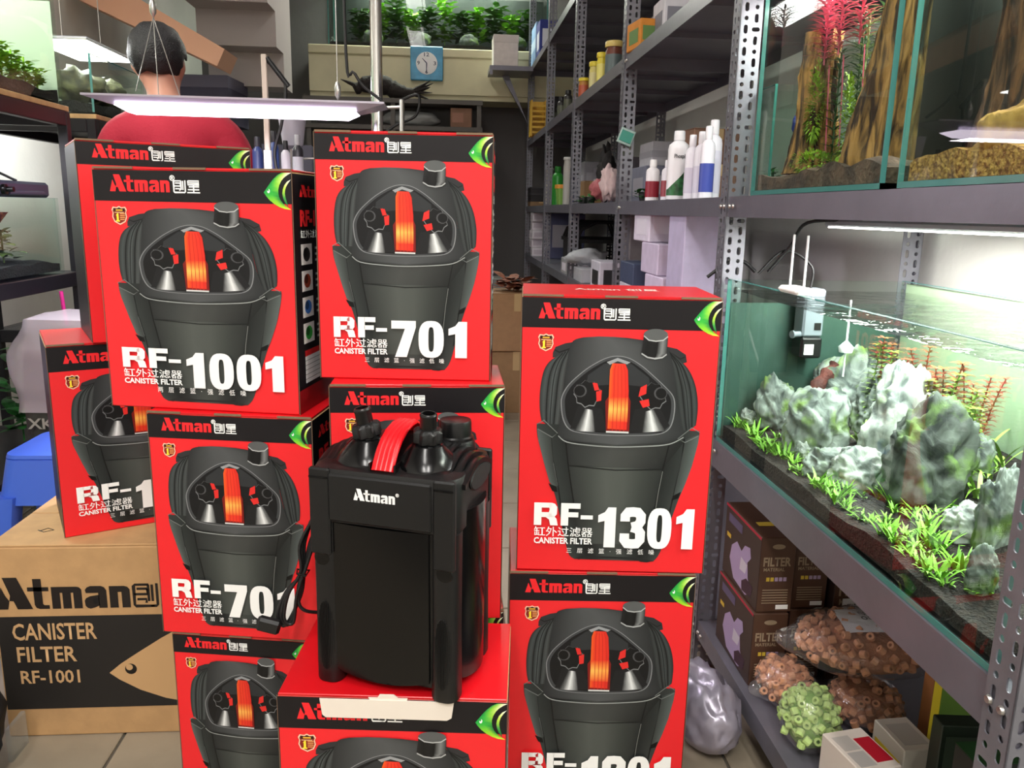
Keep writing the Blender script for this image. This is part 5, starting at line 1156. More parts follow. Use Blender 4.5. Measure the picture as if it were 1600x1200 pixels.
# plastic-wrapped bale
T = thing('wrapped_bale', 'dark olive sack wrapped in clear plastic behind the blue stool', 'sack', (-1.025, 2.37, 0))
b = MB(); R_ = []
for j in range(9):
    t_ = j/8; R_.append([(x*(1+.05*noise.noise(Vector((x*9, y*9, t_*3)))), y*(1+.05*noise.noise(Vector((x*9, y*9, t_*3+5)))), .69*t_) for x, y in rrect(.31-.03*t_**4, .25-.03*t_**4, .05, 4)])
b.rings(R_); part(b, 'sack', mat('olive_woven_sack', (62, 66, 56), .7, bump=.3, bscale=60, col2=(40, 44, 38), vscale=12), T, 60)
link('lettering', text_mesh('XKBITE', mat('pale_print', (150, 152, 140), .6), .02, 1, (.16, .03)), T, (-.12, -.14, .44))
b = MB(); R_ = []
for j in range(15):
    t_ = j/14; z = .73-.25*t_ if t_ else .735; q = .9+.16*min(1, t_*3)
    R_.append([(x*q*(1+.12*noise.noise(Vector((x*16, y*16, t_*4)))), y*q*(1+.12*noise.noise(Vector((x*16, y*16, t_*4+9)))), z+.012*noise.noise(Vector((x*10, y*10, 2)))) for x, y in rrect(.315, .255, .05, 6)])
b.rings(R_, cap1=False); part(b, 'plastic_cover', clear('milky_plastic', (.9, .9, .93), 1.2, .14, .34, (.82, .76, .8), bump=1., bscale=14), T, 60)
# ================================================================ black tank racks at the left
M_bst = mat('black_steel_tube', (20, 19, 24), .4, spec=.5); M_ply = mat('plywood_edge', (186, 152, 104), .7, var=.1, vscale=30)
LX = -1.2
def frame(name, label, y0, y1, zs, top, x0=-1.62, x1=LX):
    T = thing(name, label, 'tank rack', (0, 0, 0)); t_ = .03
    for x in (x0, x1-t_):
        for y in (y0, y1-t_):
            b = MB(); b.box(x, y, 0, x+t_, y+t_, top, ch=.002); part(b, 'post', M_bst, T)
    for z in zs:
        for x in (x0, x1-t_):
            b = MB(); b.box(x, y0+t_, z-.045, x+t_, y1-t_, z, ch=.002); part(b, 'rail', M_bst, T)
        for y in (y0, y1-t_):
            b = MB(); b.box(x0+t_, y, z-.045, x1-t_, y+t_, z, ch=.002); part(b, 'cross_rail', M_bst, T)
        b = MB(); b.box(x0+t_, y0+t_, z-.012, x1-t_, y1-t_, z-.001); part(b, 'deck', M_bst, T)
    return T
frame('tank_rack', 'black steel tank rack nearest on the left', 1.75, 2.79, [.30, .83, 1.33], 1.33)
frame('tank_rack', 'black steel tank rack further back on the left, beside the person', 2.98, 3.75, [.60, 1.33], 1.33)
for lb, y0, y1 in (('plywood board under the upper left aquarium', 1.76, 2.785), ('plywood board under the second left aquarium', 2.99, 3.74)):
    b = MB(); b.box(-1.61, y0, 1.3305, LX, y1, 1.346, ch=.001); single(b, 'plywood_board', M_ply, lb, 'board', 'plywood boards')
FILM_W = mat('frosted_film', (206, 202, 190), .6)
tank('planted_aquarium', 'bright planted aquarium high at the left edge', -1.59, 1.82, 1.3465, LX-.008, 2.765, 1.66, g=.008)
b = MB(); b.box(-.0016, .002, .01, -.0008, .94, .305); part(b, 'back_film', FILM_W, [o for o in bpy.data.objects if o.name.startswith('planted_aquarium') and not o.parent][-1])
b = MB(); b.box(.002, .9458, .01, .37, .9466, .305); part(b, 'end_film', FILM_W, [o for o in bpy.data.objects if o.name.startswith('planted_aquarium') and not o.parent][-1])
tank('planted_aquarium', 'murky aquarium next to the person on the left rack', -1.59, 3.01, 1.3465, LX-.012, 3.50, 1.545, g=.008)
tank('planted_aquarium', 'dark aquarium with driftwood on the lower left shelf', -1.59, 1.85, .8305, LX-.012, 2.68, 1.06, g=.008)
for lb, a, zz_ in (('black soil bed in the upper left aquarium', (-1.581, 1.829, -1.217, 2.756), 1.355), ('black soil bed in the murky left aquarium', (-1.581, 3.019, -1.221, 3.491), 1.355), ('dark soil bed in the lower left aquarium', (-1.581, 1.859, -1.221, 2.671), .839)):
    grid_soil('aquarium_soil', lb, a[0], a[1], a[2], a[3], lambda x, y, zz_=zz_, a=a: zz_+.028+.05*(a[2]-x)+.015*noise.noise(Vector((x*12, y*8, 4))), zz_, mat('black_aquasoil', (24, 20, 20), .95, bump=1, bscale=150), 12, 24)
M_lime = mat('lime_leaf', (146, 190, 50), .5, var=.3, vscale=60)
for i, (x, y, h_, m) in enumerate(((-1.25, 2.56, .11, M_lime), (-1.25, 2.63, .10, M_lime), (-1.25, 2.70, .075, M_lime), (-1.27, 2.46, .17, M_lime), (-1.31, 2.69, .09, M_lime), (-1.33, 2.60, .12, M_leafd), (-1.25, 2.50, .13, M_lime))):
    bush('leafy_plant', 'bright green leafy plant in the upper left aquarium, ' + ('behind the front pane', 'in the middle', 'right of the middle', 'tallest and leftmost', 'lowest at the right', 'darkest, at the back', 'low at the left')[i], (x, y, 1.386), .036, h_, m, 90, .014, 'leafy plants in the upper left aquarium', 'aquatic plant')
for i, (x, y, r, sq) in enumerate(((-1.34, 3.2, .07, (1.2, 1.2, .9)), (-1.3, 3.36, .06, (1, 1.2, 1)))):
    lump('moss_clump', ('murky brown green moss mound left in the second aquarium', 'murky brown green moss mound right in the second aquarium')[i], (x, y, 1.386), r, (92, 92, 58), 90+i, 'murky moss mounds', 'moss', sq, .5, 3, (58, 58, 40))
trunk('driftwood_log', 'dark driftwood log in the lower left aquarium', (-1.36, 2.3, .872), .15, .035, M_wood2, 33, (.05, .2), None)
for i, y in enumerate((2.1, 2.32, 2.5)):
    bush('leafy_plant', 'dim green plant in the lower left aquarium, ' + ('nearest', 'middle', 'farthest')[i], (-1.30, y, .872), .06, .12, mat('dim_leaf', (86, 104, 52), .6, var=.4, vscale=40), 40, .025, 'plants in the lower left aquarium', 'aquatic plant')
led_bar('led_lamp', 'white LED lamp above the upper left aquarium', (-1.4, 2.3, 2.05), .8, .12, 14, (1, 1, .92), 10.)
for y in (1.95, 2.65):
    b = MB(); b.tube([(0, y-2.3, .01), (0, y-2.3, CEIL-2.05)], .002, 6); part(b, 'hanging_wire', M_bolt, [o for o in bpy.data.objects if o.name.startswith('led_lamp') and not o.parent][-1])
led_bar('led_lamp', 'glaring white LED lamp above the second left aquarium', (-1.40, 3.42, 1.62), .46, .22, 12, (.95, .97, 1), 14.)
for y in (3.1, 3.44):
    b = MB(); b.tube([(0, y-3.27, .01), (0, y-3.27, CEIL-1.62)], .002, 6); part(b, 'hanging_wire', M_bolt, [o for o in bpy.data.objects if o.name.startswith('led_lamp') and not o.parent][-1])
led_bar('led_lamp', 'violet white LED lamp under the upper left shelf', (-1.45, 2.25, 1.2715), .6, .1, 5, (.86, .84, 1), 8.)
T = thing('hang_on_filter', 'dark grey hang-on filter lying across the lower left aquarium', 'aquarium filter', (-1.25, 2.50, 1.0615), 0)
b = MB(); b.box(-.06, -.15, 0, .03, .15, .045, ch=.008); part(b, 'housing', mat('slate_plastic', (58, 62, 78), .35), T)
b = MB(); b.lathe([(.014, 0), (.014, .01), (.007, .012), (.007, .03), (0, .03)], 16, (.03, -.12, .02), rotto((1, 0, 0)), cap1=False); part(b, 'outlet', M_sat, T, 40)
b = MB(); b.tube([(.034, -.1, .012), (.034, .1, .012)], .007, 8); part(b, 'spray_bar', mat('slate_plastic', (58, 62, 78), .35), T, 60)
for i, P in enumerate((((-1.5, 2.1, 1.28), (-1.45, 2.25, 1.16), (-1.42, 2.4, 1.24), (-1.4, 2.5, 1.13)), ((-1.55, 2.45, 1.28), (-1.5, 2.5, 1.2), (-1.38, 2.55, 1.16), (-1.3, 2.62, 1.11)), ((-1.52, 1.95, 1.28), (-1.5, 2.15, 1.12), (-1.46, 2.3, 1.17), (-1.5, 2.6, 1.28)))):
    b = MB(); b.tube(smooth_path([Vector(p) for p in P]), .004, 7); single(b, 'loose_cable', M_rub, ('black cable hanging lowest under the upper left shelf', 'black cable running down to the hang-on filter', 'black cable slung between the left rack posts')[i], 'cable', 'cables under the upper left shelf', 60)
carton('carton', 'white box with faded red print on the low left shelf', (-1.44, 2.05, .3005), .25, .3, .38, (196, 190, 214), 0, None, style='band', c2=(170, 70, 84))
bush('pot_plant', 'dim green plant standing on the low left shelf', (-1.35, 2.6, .3005), .1, .4, M_leafd, 50, .04)
b = MB(); b.tube(smooth_path([Vector((-1.17, 2.55, .785)), Vector((-1.165, 2.56, .65)), Vector((-1.15, 2.58, .5)), Vector((-1.15, 2.6, .0))]), .006, 8); single(b, 'air_hose', mat('pink_hose', (196, 40, 130), .4), 'pink hose hanging from the left rack rail', 'hose', None, 60)
# ================================================================ hanging lamp over the middle
LP = thing('hanging_lamp', 'long silver LED lamp with bright violet white light hung on wires', 'hanging lamp', (-.55, 2.3, 1.302))
M_alu = mat('brushed_aluminium', (176, 172, 186), .35, metal=.5)
b = MB()
def rc(w, d, z, o=0): return [(-w/2, -d/2+o, z), (w/2, -d/2+o, z), (w/2, d/2+o, z), (-w/2, d/2+o, z)]
b.rings([rc(.62, .08, -.004), rc(.765, .13, .016), rc(.765, .13, .021)]); part(b, 'housing', M_alu, LP)
b = MB(); b.rings([rc(.56, .06, -.02), rc(.615, .10, -.0045), rc(.615, .10, -.004)]); part(b, 'diffuser', mat('lit_lamp_diffuser', (255, 255, 255), .5, emit=(250, 236, 255), estr=9.), LP)
l = area('lamp_light', (0, 0, -.026), (.55, .1), 9, (.95, .86, 1)); l.parent = LP
for x in (-.21, .255):
    b = MB(); b.tube([(x, 0, .03), (x, 0, .045), (x, 0, CEIL-1.302)], .0012, 6); w_ = part(b, 'wire', M_bolt, LP)
    b = MB(); b.lathe([(.002, 0), (.008, .01), (.009, .03), (.003, .045)], 12, (x, 0, .22 if x < 0 else .032)); part(b, 'wire_gripper', M_bolt, LP, 40)
b = MB(); b.tube([(-.21, 0, .22), (-.25, -.05, .03)], .0012, 6); part(b, 'wire', M_bolt, LP); b = MB(); b.tube([(-.21, 0, .22), (-.17, .05, .03)], .0012, 6); part(b, 'wire', M_bolt, LP)
b = MB(); b.tube(smooth_path([Vector((.28, .02, CEIL-1.302)), Vector((.275, .02, .25)), Vector((.30, .02, .1)), Vector((.37, .02, .034))]), .004, 8); part(b, 'cord', M_rub, LP, 60)
# poles
M_chr = mat('chrome', (210, 208, 206), .12, metal=1.)
b = MB(); p = at(588, 100, y=2.55); b.lathe([(.0175, 0), (.0175, CEIL)], 20, (p.x, p.y, 0)); single(b, 'chrome_pole', M_chr, 'shiny chrome pole from floor to ceiling behind the hanging lamp', 'pole', None, 40)
T = thing('lamp_post', 'white square post with dangling cable behind the hanging lamp', 'post', (at(417, 200, y=2.65).x, 2.65, 0))
b = MB(); b.box(-.011, -.011, 0, .011, .011, 1.22, ch=.002); part(b, 'post', M_enamel, T)
b = MB(); b.box(-.008, -.008, 1.22, .008, .008, 1.50, ch=.002); part(b, 'upper_post', mat('beige_plastic', (196, 182, 168), .5), T)
b = MB(); b.tube(smooth_path([Vector((.01, 0, 1.48)), Vector((.06, .0, 1.42)), Vector((.045, 0, 1.30)), Vector((.02, 0, 1.2)), Vector((.05, 0, 1.05))]), .005, 7); part(b, 'cable', M_rub, T, 60)
b = MB(); b.tube([(.008, 0, 1.49), (.07, 0, 1.41)], .008, 7); part(b, 'arm', M_abs, T, 60)
# bench with bottles and odds behind the stacks
T = thing('work_bench', 'grey work bench hidden behind the stacked boxes', 'table', (-.3, 2.95, 0))
b = MB(); b.box(-.34, -.12, 1.06, .34, .25, 1.1, ch=.004); part(b, 'table_top', mat('bench_grey', (110, 106, 112), .6), T)
for sx in (-1, 1):
    for sy in (-.1, .22):
        b = MB(); b.box(sx*.31-.02, sy-.02, 0, sx*.31+.02, sy+.02, 1.06); part(b, 'leg', M_bst, T)
for i, (px, r, h_, c, cp, lb) in enumerate(((428, .016, .2, (50, 70, 130), (40, 40, 46), 'blue bottle on the bench beside the white post'), (446, .016, .17, (200, 196, 206), (30, 30, 34), 'white bottle with black cap on the bench'), (465, .018, .19, (40, 38, 44), (160, 160, 166), 'black canister on the bench'), (402, .018, .18, (52, 66, 120), (60, 60, 70), 'blue jug on the bench left of the white post'))):
    bottle('bench_bottle', lb, (at(px, 230, y=2.92).x, 2.92, 1.1005), r, h_, c, cp, (180, 180, 188) if i == 2 else None, 'bottles on the bench')
T = thing('lamp_holder', 'grey conical lamp holder on a thin steel stalk behind the lamp', 'lamp holder', (at(455, 190, y=3.0).x, 3.02, 1.1005))
b = MB(); b.lathe([(.012, 0), (.012, .15)], 12); part(b, 'stalk', M_bolt, T, 60)
b = MB(); b.lathe([(.02, .15), (.035, .16), (.045, .23), (.048, .25)], 20); part(b, 'holder', mat('grey_cone', (168, 164, 176), .5), T, 40)
b = MB(); b.box(-.06, -.04, 0, .06, .04, .006); part(b, 'base', M_bolt, T)
T = thing('wire_stand', 'thin steel wire stand on the bench', 'stand', (at(478, 220, y=2.95).x, 2.99, 1.1005))
b = MB(); b.tube(smooth_path([Vector((-.03, 0, 0)), Vector((-.03, 0, .1)), Vector((-.02, 0, .115)), Vector((.05, 0, .115)), Vector((.06, 0, .1)), Vector((.06, 0, 0))], 3), .004, 7); part(b, 'hoop', M_bolt, T, 60)
T = thing('tripod_stand', 'slim steel tripod stand with cable loop behind the middle stack', 'tripod', (at(628, 180, y=3.6).x, 3.6, 0))
b = MB(); b.tube([(0, 0, .3), (0, 0, 1.50)], .011, 10); part(b, 'pole', M_bolt, T, 60)
for a in (0, 2.1, 4.2):
    b = MB(); b.tube([(0, 0, .55), (.28*math.cos(a), .28*math.sin(a), 0)], .008, 8); part(b, 'leg', M_bolt, T, 60)
b = MB(); b.tube([(-.16, 0, 1.46), (0, 0, 1.47)], .007, 8); part(b, 'arm', M_bolt, T, 60)
b = MB(); b.tube(smooth_path([Vector((0, 0, 1.5)), Vector((.07, 0, 1.52)), Vector((.06, 0, 1.44)), Vector((-.02, 0, 1.40)), Vector((-.08, 0, 1.36))]), .006, 8); part(b, 'cable', M_rub, T, 60)
# ================================================================ far end
M_plank = mat('grey_plank', (96, 92, 88), .8)
T = thing('rear_rack', 'grey plank rack under the cream ledge at the far end', 'shelf rack', (0, 0, 0))
for z in (1.32, 1.62, 1.80):
    b = MB(); b.box(-1.0, 5.92, z-.03, .24, 6.22, z); part(b, 'plank', M_plank, T)
for x in (-.98, -.4, .2):
    for y in (5.93, 6.18):
        b = MB(); b.box(x, y, 0, x+.03, y+.03, 1.77 if x != 9 else 0); part(b, 'post', M_plank, T)
lump('grey_sack', 'long pale grey sack lying under the cream ledge', (-.26, 6.06, 1.6205), .08, (150, 152, 150), 65, None, 'sack', (2.6, 1.1, .7), .2, 1.5)
carton('carton', 'brown printed carton on the far rack, right of the grey sack', (.09, 5.95, 1.6205), .15, .2, .13, (128, 92, 70), 0, None, style='label', c2=(150, 104, 84))
for i, (x, w_, h_, c) in enumerate(((-.72, .3, .2, (48, 46, 50)), (-.18, .28, .16, (60, 58, 60)), (.08, .2, .2, (40, 38, 40)))):
    carton('carton', 'dark storage box on the lower far plank, ' + ('left', 'middle', 'right')[i] + ' of three', (x, 5.97, 1.3205), w_, .2, h_, c, 0, 'dark storage boxes', style='lid', c2=(70, 68, 72))
# driftwood on top of the far rack
b = MB(); n = 14; P = [Vector((-.66+.46*t_, 6.05, 1.862+.05*math.sin(t_*5)+.10*max(0, t_-.55)**1.3*2)) for t_ in [i/24 for i in range(25)]]
b.tube(P, [.008+.055*math.sin(PI*min(1, (.15+i/24*.85)))*(1+.5*noise.noise(Vector((i*.8, 0, 0)))) for i in range(25)], 12)
for i in range(9):
    q = P[random.choice((1, 2, 3, 4, 15, 18, 20, 21))]; d = Vector((random.choice((-1, -1, 1)) if q.x < -.5 else 1, random.uniform(-.2, .2), random.uniform(-.3, .6))).normalized()
    b.tube([q, q+d*.08, q+d*random.uniform(.12, .17)], [.02, .012, .002], 7)
single(b, 'driftwood_branch', mat('black_driftwood', (36, 28, 26), .85, bump=.8, bscale=50), 'long dark spiky driftwood in front of the cream ledge', 'driftwood', None, 30)
# clock
p0 = at(641, 71, y=6.2); p1 = at(692, 126, y=6.2); cw = p1.x-p0.x; cx_, cz_ = (p0.x+p1.x)/2, (p0.z+p1.z)/2
T = thing('wall_clock', 'square blue wall clock with round white dial on the cream ledge', 'clock', (cx_, 6.205, cz_))
b = MB(); b.box(-cw/2, 0, -cw/2, cw/2, .03, cw/2, ch=.006); part(b, 'case', mat('sky_blue_plastic', (66, 150, 190), .35, var=.15, vscale=12), T)
b = MB(); b.lathe([(cw*.33, 0), (cw*.33, .004), (cw*.31, .006), (0, .006)], 36, (0, 0, 0), rotto((0, -1, 0)), cap1=False); part(b, 'dial', mat('dial_white', (238, 236, 236), .5), T, 40)
for s_, a in (('12', 90), ('3', 0), ('6', -90), ('9', 180)):
    link('numeral', text_mesh(s_, mat('dial_ink', (50, 60, 90), .5), .01, 1, (.018*len(s_), .026)), T, (cw*.25*math.cos(math.radians(a))-.009*len(s_), -.0075, cw*.25*math.sin(math.radians(a))-.013))
for L_, a, nm in ((.045, 135, 'hour_hand'), (.065, -92, 'minute_hand')):
    b = MB(); a = math.radians(a); d = Vector((math.cos(a), 0, math.sin(a))); s_ = Vector((-d.z, 0, d.x)); b.poly([s_*.004+Vector((0, -.0085, 0)), d*L_+s_*.002+Vector((0, -.0085, 0)), d*L_-s_*.002+Vector((0, -.0085, 0)), -s_*.004+Vector((0, -.0085, 0))]); part(b, nm, mat('dial_ink', (50, 60, 90), .5), T)
# planted tank on the ledge
zt = 2.191
tank('planted_aquarium', 'wide planted aquarium standing on the cream ledge at the far end', -.86, 6.25, zt, .72, 6.57, 2.62, g=.01)
b = MB(); b.box(0, .3208, .01, 1.58, .3216, .42); part(b, 'back_film', FILM_B, [o for o in bpy.data.objects if o.name.startswith('planted_aquarium') and not o.parent][-1])
grid_soil('aquarium_soil', 'dark soil bed of the ledge aquarium', -.849, 6.261, .709, 6.559, lambda x, y: zt+.03+.02*noise.noise(Vector((x*8, y*8, 0))), zt+.0105, M_soil, 30, 8)
M_lv = mat('fresh_leaf', (126, 178, 52), .5, var=.45, vscale=14); M_lv2 = mat('deep_leaf', (66, 104, 40), .5, var=.4, vscale=14)  # two leaf greens, alternated from plant to plant
i = 0
for x in [-.66, -.52, -.4, -.28, -.15, -.03, .1, .22, .35, .48, .6]:
    bush('ledge_plant', 'leafy green plant in the ledge aquarium, number %s from the left end' % ('one two three four five six seven eight nine ten eleven'.split()[i]), (x*.96, 6.40+.01*(i % 3), zt+.045), .095, .30+.05*(i % 3), M_lv if i % 2 else M_lv2, 110, .045, 'leafy plants in the ledge aquarium', 'aquatic plant'); i += 1
for i in range(4):
    rock('dark_stone', 'dark stone on the bed of the ledge aquarium, ' + ('first', 'second', 'third', 'fourth')[i] + ' from the left', (-.55+.35*i, 6.31, zt+.03), (.07, .035, .06), RK_D, 80+i, 0, 'dark stones in the ledge aquarium', 3)
led_bar('led_lamp', 'LED lamp hung above the ledge aquarium', (-.05, 6.38, 2.74), .12, 1.2, 30, (1, 1, .9), 6.)
for x in (-.4, .4):
    b = MB(); b.tube([(x, 0, .01), (x, 0, CEIL-2.74)], .002, 6); part(b, 'hanging_wire', M_bolt, [o for o in bpy.data.objects if o.name.startswith('led_lamp') and not o.parent][-1])
# dark storage under the stairs
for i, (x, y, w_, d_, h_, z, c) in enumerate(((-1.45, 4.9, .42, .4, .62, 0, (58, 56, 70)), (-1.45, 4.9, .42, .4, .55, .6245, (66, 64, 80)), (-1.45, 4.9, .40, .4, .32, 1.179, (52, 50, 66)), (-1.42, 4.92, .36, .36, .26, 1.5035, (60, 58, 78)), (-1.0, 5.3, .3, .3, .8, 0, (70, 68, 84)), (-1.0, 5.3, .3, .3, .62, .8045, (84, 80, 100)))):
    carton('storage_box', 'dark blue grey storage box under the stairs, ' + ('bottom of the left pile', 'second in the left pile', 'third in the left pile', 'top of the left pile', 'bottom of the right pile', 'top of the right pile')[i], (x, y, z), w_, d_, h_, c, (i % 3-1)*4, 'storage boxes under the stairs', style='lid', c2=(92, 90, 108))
# ================================================================ the person, seen from behind
PX = thing('person', 'person in a red T-shirt with short black hair, seen from behind', 'person', (-.93, 2.95, 0), math.radians(8))
M_skin = mat('skin', (176, 124, 104), .55); M_hair = mat('black_hair', (18, 16, 20), .45, bump=.6, bscale=220); M_shirt = mat('red_cotton', (168, 28, 52), .85, bump=.2, bscale=120); M_jean = mat('dark_jeans', (40, 46, 66), .85, bump=.2, bscale=160)
def skin_mesh(nodes, edges, name, mats, sub=2, root=0):
    me = bpy.data.meshes.new(name); me.from_pydata([n_[0] for n_ in nodes], edges, []); o = bpy.data.objects.new(name, me); COL.objects.link(o)
    sk = o.modifiers.new('s', 'SKIN'); sk.branch_smoothing = .5; sk.use_smooth_shade = True
    for v, n_ in zip(me.skin_vertices[0].data, nodes): v.radius = n_[1] if isinstance(n_[1], tuple) else (n_[1], n_[1])
    me.skin_vertices[0].data[root].use_root = True
    o.modifiers.new('u', 'SUBSURF').levels = sub
    r = bpy.data.meshes.new_from_object(o.evaluated_get(bpy.context.evaluated_depsgraph_get())); bpy.data.objects.remove(o)
    r.name = name; r.materials.clear()
    for m in (mats if isinstance(mats, list) else [mats]): r.materials.append(m)
    r.polygons.foreach_set('use_smooth', [True]*len(r.polygons)); return r
nd = [((0, 0, .92), (.13, .10)), ((0, .01, 1.05), (.12, .09)), ((0, .0, 1.2), (.125, .09)), ((0, .0, 1.30), (.10, .07)), ((-.02, .01, 1.385), (.058, .058)), ((-.035, .035, 1.44), (.055, .058)), ((-.045, .06, 1.50), (.07, .085)), ((-.05, .06, 1.56), (.072, .092)), ((-.05, .055, 1.605), (.05, .065))]
ed = [(i, i+1) for i in range(8)]
def add(p, r, a): nd.append((p, r)); ed.append((a, len(nd)-1)); return len(nd)-1
add((-.05, .165, 1.50), .012, 6)                                           # nose
for s in (-1, 1): add((-.05+s*.088, .06, 1.515), (.012, .02), 6)           # ears
for s in (-1, 1):
    a = add((s*.165, 0, 1.29), .055, 3); a = add((s*.225, .01, 1.06), .045, a); a = add((s*.22, .12, .86), .036, a); a = add((s*.21, .18, .80), (.035, .02), a)
    for k in range(4):
        f = add((s*(.185+.016*k), .235, .775), .0085, a); add((s*(.185+.016*k), .26+.008*(k in (1, 2)), .75), .0075, f)
    f = add((s*.165, .2, .785), .010, a); add((s*.16, .225, .765), .0085, f)
    a = add((s*.09, 0, .86), .085, 0); a = add((s*.10, .01, .47), .058, a); a = add((s*.10, -.01, .10), .042, a); a = add((s*.105, .04, .035), (.042, .033), a); add((s*.11, .15, .03), (.045, .028), a)
link('body', skin_mesh(nd, ed, 'body', M_skin), PX)
nd2 = [((0, 0, .93), (.155, .12)), ((0, .0, 1.08), (.15, .115)), ((0, 0, 1.22), (.16, .12)), ((0, 0, 1.325), (.15, .105)), ((-.015, .008, 1.385), (.088, .08))]; ed2 = [(0, 1), (1, 2), (2, 3), (3, 4)]
for s in (-1, 1): nd2 += [((s*.165, 0, 1.305), (.085, .088)), ((s*.215, .005, 1.13), (.068, .068))]; k = len(nd2); ed2 += [(3, k-2), (k-2, k-1)]
link('t_shirt', skin_mesh(nd2, ed2, 't_shirt', M_shirt), PX)
nd3 = [((0, 0, .93), (.15, .115)), ((0, 0, .86), (.15, .115))]; ed3 = [(0, 1)]
for s in (-1, 1): nd3 += [((s*.095, 0, .78), .098), ((s*.10, .01, .47), .074), ((s*.10, -.01, .09), .062)]; k = len(nd3); ed3 += [(1, k-3), (k-3, k-2), (k-2, k-1)]
link('trousers', skin_mesh(nd3, ed3, 'trousers', M_jean), PX)
bm = bmesh.new(); bmesh.ops.create_icosphere(bm, subdivisions=4, radius=1)
for v in bm.verts:
    f = 1+.05*noise.noise(v.co*3)+.02*noise.noise(v.co*14); v.co = Vector((v.co.x*.094*f, v.co.y*.112*f, v.co.z*.102*f))
bmesh.ops.delete(bm, geom=[v for v in bm.verts if v.co.z < -.078+max(0, v.co.y+.02)*1.1 or (abs(v.co.x) > .07 and v.co.z < -.02 and v.co.y > -.02)], context='VERTS')
bmesh.ops.solidify(bm, geom=bm.faces[:], thickness=.006)
me = bpy.data.meshes.new('hair'); bm.to_mesh(me); bm.free(); me.materials.append(M_hair); me.polygons.foreach_set('use_smooth', [True]*len(me.polygons))
link('hair', me, PX, (-.048, .052, 1.548))
# ================================================================ goods on the bottom shelf, right
ZB = .1205
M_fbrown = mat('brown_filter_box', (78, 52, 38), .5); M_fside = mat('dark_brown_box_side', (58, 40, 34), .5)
M_fgold = mat('pale_gold_print', (150, 132, 108), .5); M_fyel = mat('yellow_print', (206, 176, 60), .5); M_fred = mat('magenta_stripe', (176, 34, 58), .5); M_lil = mat('lilac_print', (166, 146, 178), .5)
def media_box(label, x, y, z, w, d, h):
    """brown carton: lettered end towards -y, pictured side towards -x"""
    T = thing('filter_media_box', label, 'box', (x, y, z), 0, 'brown filter media boxes')
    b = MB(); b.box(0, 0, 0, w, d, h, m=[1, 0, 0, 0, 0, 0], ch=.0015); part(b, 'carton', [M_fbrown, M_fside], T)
    link('lettering', text_mesh('FILTER', M_fgold, .03, 1, (1, 1)), T, (w*.1, -.0005, h*.62), None, (w*.78, 1, h*.12))
    link('lettering', text_mesh('MATERIAL', M_fgold, .02, 1, (1, 1)), T, (w*.12, -.0005, h*.555), None, (w*.6, 1, h*.045))
    b = MB(); b.lathe([(.013, 0), (.013, .0006), (0, .0006)], 16, (w*.5, .0, h*.88), rotto((0, -1, 0)) @ Matrix.Diagonal((1, .4, 1)), cap1=False); part(b, 'oval_logo', M_fgold, T)
    for k in range(5):
        b = MB(); b.box(w*(.22+.12*k), -.0005, h*.42, w*(.22+.12*k)+w*.09, 0, h*.47); part(b, 'sign', M_fyel if k < 2 else M_lil, T)
    for k in range(6):
        b = MB(); b.box(w*.14, -.0004, h*(.12+.035*k), w*.86, 0, h*(.12+.035*k)+h*.012); part(b, 'text_line', M_fgold, T)
    b = MB(); b.box(w*.55, -.0007, h*.04, w*.9, -.0004, h*.1); part(b, 'barcode', M_white, T)
    k = Ink(); k.shape([(.35, .08), (.2, .3), (.24, .5), (.38, .62), (.52, .56), (.6, .68), (.74, .72), (.78, .6), (.70, .5), (.74, .3), (.86, .16), (.7, .05)], (166, 148, 182)); k.shape([(.5, .3), (.66, .32), (.7, .46), (.52, .48)], (196, 190, 200)); k.shape([(.6, .06), (.84, .1), (.88, .26), (.7, .28), (.58, .18)], (62, 34, 50)); k.shape(rect(.1, .78, .5, .9), (92, 82, 110)); k.shape(rect(.0, .965, 1, 1.), (176, 34, 58)); k.shape(rect(.08, .56, .2, .62), (206, 176, 60))
    link('side_picture', k.done('side_picture'), T, (-.0004, d, 0), (0, 0, -PI/2), (d, 1, h))
    b = MB(); b.box(w*.25, d*.3, h, w*.75, d*.4, h+.0005); part(b, 'lid_lettering', M_fyel, T)
media_box('brown filter media box in front on the bottom shelf, lower of two', .607, 1.425, ZB, .072, .2, .158)
media_box('brown filter media box in front on the bottom shelf, upper of two', .612, 1.43, ZB+.159, .072, .2, .158)
media_box('brown filter media box in the second column, lower of two', .69, 1.445, ZB, .072, .2, .155)
media_box('brown filter media box in the second column, upper of two', .692, 1.45, ZB+.156, .072, .2, .15)
media_box('brown peat moss box in the third column on the bottom shelf', .775, 1.44, ZB, .105, .2, .30)
link('lettering', text_mesh('PEAT MOSS', mat('dark_ink', (40, 40, 44), .5), .02, 1, (.04, .009)), [o for o in bpy.data.objects if o.name.startswith('filter_media_box') and not o.parent][-1], (.03, -.0016, .16))
b = MB(); b.box(.02, -.0012, .13, .085, 0, .18); part(b, 'paper_label', M_white, [o for o in bpy.data.objects if o.name.startswith('filter_media_box') and not o.parent][-1])
